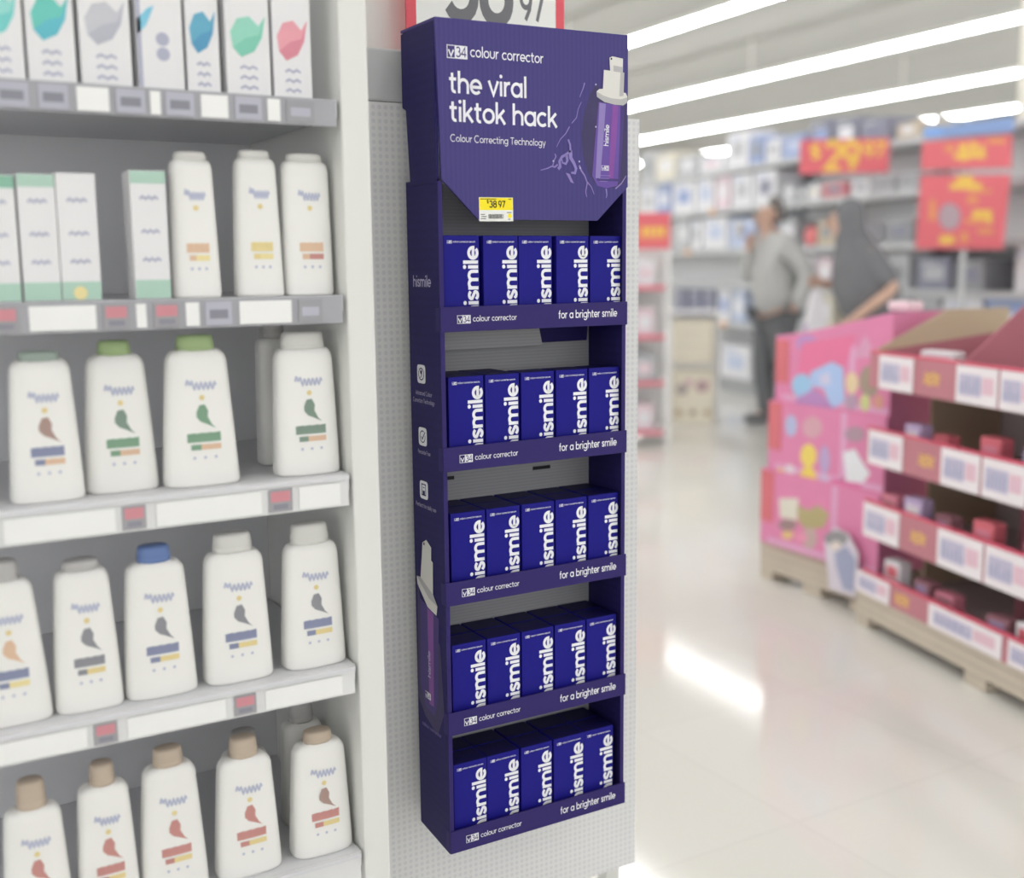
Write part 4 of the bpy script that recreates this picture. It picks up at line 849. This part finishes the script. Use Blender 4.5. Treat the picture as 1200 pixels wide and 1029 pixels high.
for (fx, fz, r_, c) in ((-.25, .62, .2, (176, 166, 162)), (.2, .68, .22, (190, 160, 164)), (-.1, .75, .12, (214, 176, 186)), (.3, .72, .1, (220, 184, 194)), (-.32, .2, .14, (196, 178, 150)), (.0, .2, .12, (180, 160, 136)), (.33, .2, .12, (190, 172, 140))):
    b.disc(P, fx * cw, fz * z1, r_ * cw * .7, pm_(c), 1 + r_, ry=r_ * z1 * .5)
o = b.build('floral_box', None, CF.W(cw / 2, .03, .0), CF.rot); tag(o, 'cream box with a grey and pink flower picture on the low white stand', 'box')
b = MB(); b.box(-cw / 2 + .012, cw / 2 - .012, 0, .3, 0, z2 - z1 - .03, cream, .03)
for i in range(3): b.box(-cw / 2 + .03, cw / 2 - .03, -.001, 0, .05 + i * .1, .052 + i * .1, kraft)
o = b.build('cream_pack', None, CF.W(cw / 2, .03, z1 + .031), CF.rot); tag(o, 'plain cream pack on the upper level of the low white stand', 'pack')

# ---- column far right
cc = Frame((0, 0), Hx); dcol = 13.; d_ = (FW + RT * ((1193 - 600) / FPX)); d_.z = 0; d_.normalize()
b = MB(); b.box(-.13, .13, -.13, .13, 0, 5.2, wm); o = b.build('column', None, (d_.x * dcol, d_.y * dcol, 0)); struct(o)

# ================================================================== people
def skin(name, nodes, edges, m_, parent=None, sub=2, root=0):
    bm = bmesh.new(); ly = bm.verts.layers.skin.verify(); vs = {}
    for i, (k, (co, r)) in enumerate(nodes.items()):
        v = bm.verts.new(co); rr = r if isinstance(r, tuple) else (r, r); v[ly].radius = rr; v[ly].use_root = (i == root); vs[k] = v
    for a, b_ in edges: bm.edges.new((vs[a], vs[b_]))
    me = bpy.data.meshes.new(name); bm.to_mesh(me); bm.free(); me.materials.append(m_)
    o = bpy.data.objects.new(name, me); COL.objects.link(o)
    s_ = o.modifiers.new('skin', 'SKIN'); s_.use_smooth_shade = True
    u_ = o.modifiers.new('sub', 'SUBSURF'); u_.levels = sub; u_.render_levels = sub
    if parent: o.parent = parent
    return o
skinm = mat('skin', (200, 166, 148), .5, .03, 20); hairm = mat('hazed dark hair', (122, 118, 116), .6, .08, 40); hood = mat('grey marl sweatshirt', (186, 187, 186), .8, .06, 30); trou = mat('charcoal trousers', (112, 114, 118), .8, .05, 20); shoe = mat('dark grey shoe', (116, 118, 122), .6); blackc = mat('hazed black cloth', (116, 117, 121), .8, .05, 10); eyem = mat('hazed dark eye', (84, 76, 72), .3)  # blacks and darks lifted to mid grey, holding the haze in the colour
def person_body(pos, par):
    """pos: joints; returns one continuous skin surface with five-fingered hands"""
    N = {}; E = []
    def add(k, co, r, to=None):
        N[k] = (co, r)
        if to: E.append((to, k))
    add('pel', pos['pel'], (.13, .10)); add('wai', pos['wai'], (.115, .085), 'pel'); add('che', pos['che'], (.14, .10), 'wai'); add('nk0', pos['nk'], .055, 'che')
    hx, hy, hz = pos['head']
    add('jaw', (hx, hy - .012, hz - .075), (.056, .066), 'nk0'); add('fac', (hx, hy, hz), (.072, .09), 'jaw'); add('crn', (hx, hy + .012, hz + .07), (.062, .075), 'fac')
    for s_, sg_ in (('l', 1), ('r', -1)):
        add('sh' + s_, pos['sh' + s_], .058, 'che'); add('el' + s_, pos['el' + s_], .042, 'sh' + s_); add('wr' + s_, pos['wr' + s_], .029, 'el' + s_)
        e_, w_ = Vector(pos['el' + s_]), Vector(pos['wr' + s_]); d = (w_ - e_).normalized(); side = d.cross(Vector((sg_, 0, 0)))
        side = side.normalized() if side.length > .2 else Vector((0, 1, 0)); cu = d.cross(side).normalized()
        pl = w_ + d * .06; add('pm' + s_, tuple(pl), (.032, .02), 'wr' + s_)
        for f in range(4):
            a0 = w_ + d * .09 + side * ((f - 1.5) * .019); ln = (.062, .074, .07, .054)[f]
            add('f%d0%s' % (f, s_), tuple(a0), .009, 'pm' + s_); add('f%d1%s' % (f, s_), tuple(a0 + d * ln * .55 + cu * .012), .0085, 'f%d0%s' % (f, s_)); add('f%d2%s' % (f, s_), tuple(a0 + d * ln * .85 + cu * .036), .0075, 'f%d1%s' % (f, s_))
        t0 = w_ + d * .045 - side * .034; add('t0' + s_, tuple(t0), .0105, 'pm' + s_); add('t1' + s_, tuple(t0 + d * .035 - side * .016 + cu * .016), .009, 't0' + s_)
        add('hp' + s_, pos['hp' + s_], .085, 'pel'); add('kn' + s_, pos['kn' + s_], .056, 'hp' + s_); add('an' + s_, pos['an' + s_], .04, 'kn' + s_); add('to' + s_, pos['to' + s_], (.04, .028), 'an' + s_)
    return skin('body', N, E, skinm, par)
def face(par, hx, hy, hz, ears=True):
    b = MB()
    for sx in (-1, 1): b.loft([[(hx + sx * .03 + .011 * r * math.cos(t), hy - .082 - dz, hz + .012 + .008 * r * math.sin(t)) for t in [2 * math.pi * i / 10 for i in range(10)]] for r, dz in ((1, 0), (.9, .005), (.4, .008))], eyem)
    b.build('eyes', par)
    b = MB(); b.loft([[(hx - .008, hy - .085, hz + .012), (hx + .008, hy - .085, hz + .012), (hx + .006, hy - .075, hz + .012), (hx - .006, hy - .075, hz + .012)], [(hx - .015, hy - .112, hz - .03), (hx + .015, hy - .112, hz - .03), (hx + .016, hy - .08, hz - .03), (hx - .016, hy - .08, hz - .03)], [(hx - .012, hy - .092, hz - .038), (hx + .012, hy - .092, hz - .038), (hx + .012, hy - .08, hz - .038), (hx - .012, hy - .08, hz - .038)]], skinm); b.build('nose', par)
    b = MB(); b.loft([[(hx + .024 * math.cos(t), hy - .078 - d, hz - .062 + .008 * math.sin(t)) for t in [2 * math.pi * i / 12 for i in range(12)]] for d in (0, .006)], mat('lips', (176, 126, 118), .5)); b.build('mouth', par)
    for sx in (-1, 1) if ears else ():
        b = MB(); b.loft([[(hx + sx * (.072 + dx), hy + .01 + .018 * r * math.cos(t), hz - .005 + .03 * r * math.sin(t)) for t in [2 * math.pi * i / 10 for i in range(10)]] for dx, r in ((0, .8), (.012, 1), (.018, .7))], skinm); b.build('ear', par)
def facing(d): return math.atan2(d.x, -d.y)
Fh = Vector((FW.x, FW.y, 0)).normalized()
# man
mp = atZ(900, 499, 0); mo = empty('person', (mp.x, mp.y, 0), facing(-Hx * .95 - Fh * .25), label='person in grey sweatshirt and charcoal trousers, hand raised to the mouth', cat='person', group=None)
mo.scale = (1.03,) * 3
pos = dict(pel=(0, .02, .95), wai=(0, .02, 1.1), che=(0, .0, 1.32), nk=(0, -.02, 1.49), head=(0, -.05, 1.61),
 shl=(.17, .02, 1.41), ell=(.25, .16, 1.16), wrl=(.20, .10, .95), shr=(-.17, 0, 1.41), elr=(-.22, -.10, 1.13), wrr=(-.09, -.15, 1.36),
 hpl=(.09, .02, .88), knl=(.1, .06, .49), anl=(.1, .26, .14), tol=(.11, .15, .05), hpr=(-.09, .02, .88), knr=(-.09, -.01, .48), anr=(-.09, .03, .09), tor=(-.1, -.13, .035))
person_body(pos, mo)
skin('sweatshirt', {'hem': ((0, .02, .83), (.20, .165)), 'wai': ((0, .02, 1.08), (.195, .16)), 'che': ((0, .0, 1.33), (.195, .15)), 'col': ((0, -.005, 1.47), (.085, .075)),
  'shl': ((.18, .02, 1.40), .088), 'ell': ((.255, .18, 1.16), .078), 'wrl': ((.20, .095, .92), .066), 'shr': ((-.18, 0, 1.40), .088), 'elr': ((-.22, -.10, 1.12), .07), 'wrr': ((-.09, -.15, 1.37), .052)},
  [('hem', 'wai'), ('wai', 'che'), ('che', 'col'), ('che', 'shl'), ('shl', 'ell'), ('ell', 'wrl'), ('che', 'shr'), ('shr', 'elr'), ('elr', 'wrr')], hood, mo)
skin('trousers', {'pel': ((0, .02, .94), (.155, .125)), 'hpl': ((.095, .04, .84), .13), 'knl': ((.1, .06, .49), .085), 'anl': ((.1, .275, .10), .07), 'hpr': ((-.085, .02, .84), .115), 'knr': ((-.09, -.01, .48), .085), 'anr': ((-.09, .04, .05), .072)},
  [('pel', 'hpl'), ('hpl', 'knl'), ('knl', 'anl'), ('pel', 'hpr'), ('hpr', 'knr'), ('knr', 'anr')], trou, mo)
for n_, a_, t_ in (('l', (.1, .28, .12), (.11, .12, .04)), ('r', (-.09, .06, .06), (-.1, -.16, .045))):
    skin('shoe', {'h': (a_, (.052, .055)), 'm': (tuple((Vector(a_) + Vector(t_)) / 2), (.055, .045)), 't': (t_, (.05, .04))}, [('h', 'm'), ('m', 't')], shoe, mo)
skin('hair', {'a': ((0, -.015, 1.685), (.085, .095)), 'b': ((0, .02, 1.71), (.08, .075)), 'c': ((0, .05, 1.62), (.075, .06)), 'd': ((0, .045, 1.55), (.055, .04))}, [('a', 'b'), ('b', 'c'), ('c', 'd')], hairm, mo)
face(mo, 0, -.05, 1.61)
cupo = MB(); cupo.loft([[(.032 * r * math.cos(t), .032 * r * math.sin(t), z) for t in [2 * math.pi * i / 20 for i in range(20)]] for z, r in ((0, .8), (.10, 1.05), (.101, 1.1), (.108, 1.1))], wr)
R_ = Matrix.Rotation(mo.rotation_euler.z, 3, 'Z'); cl = R_ @ (Vector((-.05, -.25, 1.45)) * 1.03) + mo.location
o = cupo.build('paper_cup', None, cl); tag(o, 'white paper cup held to the mouth by the person in grey', 'cup')
# woman
d2 = FW + RT * ((1000 - 600) / FPX); d2.z = 0; d2.normalize(); dist = 7.6
wp_ = d2 * dist; wo = empty('person', (wp_.x, wp_.y, 0), facing(-Hx * .95 + Fh * .1), label='person in a black headscarf and loose black cloak, leaning forward with bare forearms', cat='person')
pos = dict(pel=(0, .14, .93), wai=(0, .10, 1.08), che=(0, .0, 1.29), nk=(0, -.06, 1.44), head=(0, -.115, 1.555),
 shl=(.15, .0, 1.36), ell=(.285, .16, 1.14), wrl=(.26, -.06, .96), shr=(-.15, 0, 1.36), elr=(-.2, -.06, 1.14), wrr=(-.12, -.2, 1.16),
 hpl=(.09, .12, .87), knl=(.1, .08, .48), anl=(.1, .12, .09), tol=(.11, -.02, .035), hpr=(-.09, .12, .87), knr=(-.09, .06, .48), anr=(-.09, .10, .09), tor=(-.1, -.05, .035))
person_body(pos, wo)
def ring(cx, cy, z, rx, ry, n=28, wob=0., ph=0): return [(cx + rx * (1 + wob * math.sin(7 * t + ph)) * math.cos(t), cy + ry * (1 + wob * math.sin(7 * t + ph)) * math.sin(t), z) for t in [2 * math.pi * i / n for i in range(n)]]
b = MB(); b.loft([ring(0, .08, .90, .13, .11, wob=.04), ring(0, .07, .98, .20, .17, wob=.05), ring(0, .045, 1.12, .26, .205, wob=.04), ring(0, .01, 1.26, .245, .18, wob=.02), ring(0, -.01, 1.36, .21, .15), ring(0, -.03, 1.43, .13, .10), ring(0, -.05, 1.47, .09, .085)], blackc); b.build('cloak', wo)
b = MB(); b.loft([ring(0, .1, .03, .23, .21, wob=.07), ring(0, .1, .4, .21, .20, wob=.05), ring(0, .12, .8, .2, .18, wob=.02), ring(0, .12, .97, .19, .17)], blackc); b.build('skirt', wo)
b = MB(); b.loft([ring(0, .0, 1.33, .17, .14), ring(0, -.035, 1.42, .115, .12), ring(0, -.065, 1.50, .092, .098), ring(0, -.075, 1.56, .092, .102), ring(0, -.075, 1.62, .088, .098), ring(0, -.07, 1.665, .062, .07), ring(0, -.065, 1.69, .02, .025)], blackc); b.build('headscarf', wo)
for sg_, s_ in ((1, 'l'), (-1, 'r')): skin('sleeve', {'s': (pos['sh' + s_], .085), 'e': (pos['el' + s_], .07)}, [('s', 'e')], blackc, wo)
face(wo, 0, -.115, 1.555, False)
# the white bag hanging from the front hand
b = MB(); b.loft([[(-.10, -.05, 0), (.10, -.05, 0), (.10, .05, 0), (-.10, .05, 0)], [(-.11, -.06, .12), (.11, -.06, .12), (.11, .06, .12), (-.11, .06, .12)], [(-.09, -.02, .33), (.09, -.02, .33), (.09, .02, .33), (-.09, .02, .33)]], mat('white plastic bag', (222, 220, 226), .4, .04, 10), smooth=False)
b.box(-.08, .08, -.0615, -.06, .06, .12, pm_((186, 166, 200)))
R_ = Matrix.Rotation(wo.rotation_euler.z, 3, 'Z'); bl_ = R_ @ Vector((-.16, -.24, .78)) + wo.location
bo = empty('shopping_bag', bl_, wo.rotation_euler.z, label='white shopping bag held by the person in black', cat='bag'); b.build('bag_body', bo)
b = MB(); b.tube((-.05, 0, .33), (-.0, .0, .37), .006, wr, 6); b.tube((.05, 0, .33), (.0, .0, .37), .006, wr, 6); b.build('handle', bo)

sc.view_settings.view_transform = 'Standard'; sc.view_settings.look = 'None'; sc.view_settings.gamma = 1; sc.view_settings.use_curve_mapping = False
sc.view_settings.exposure = 0
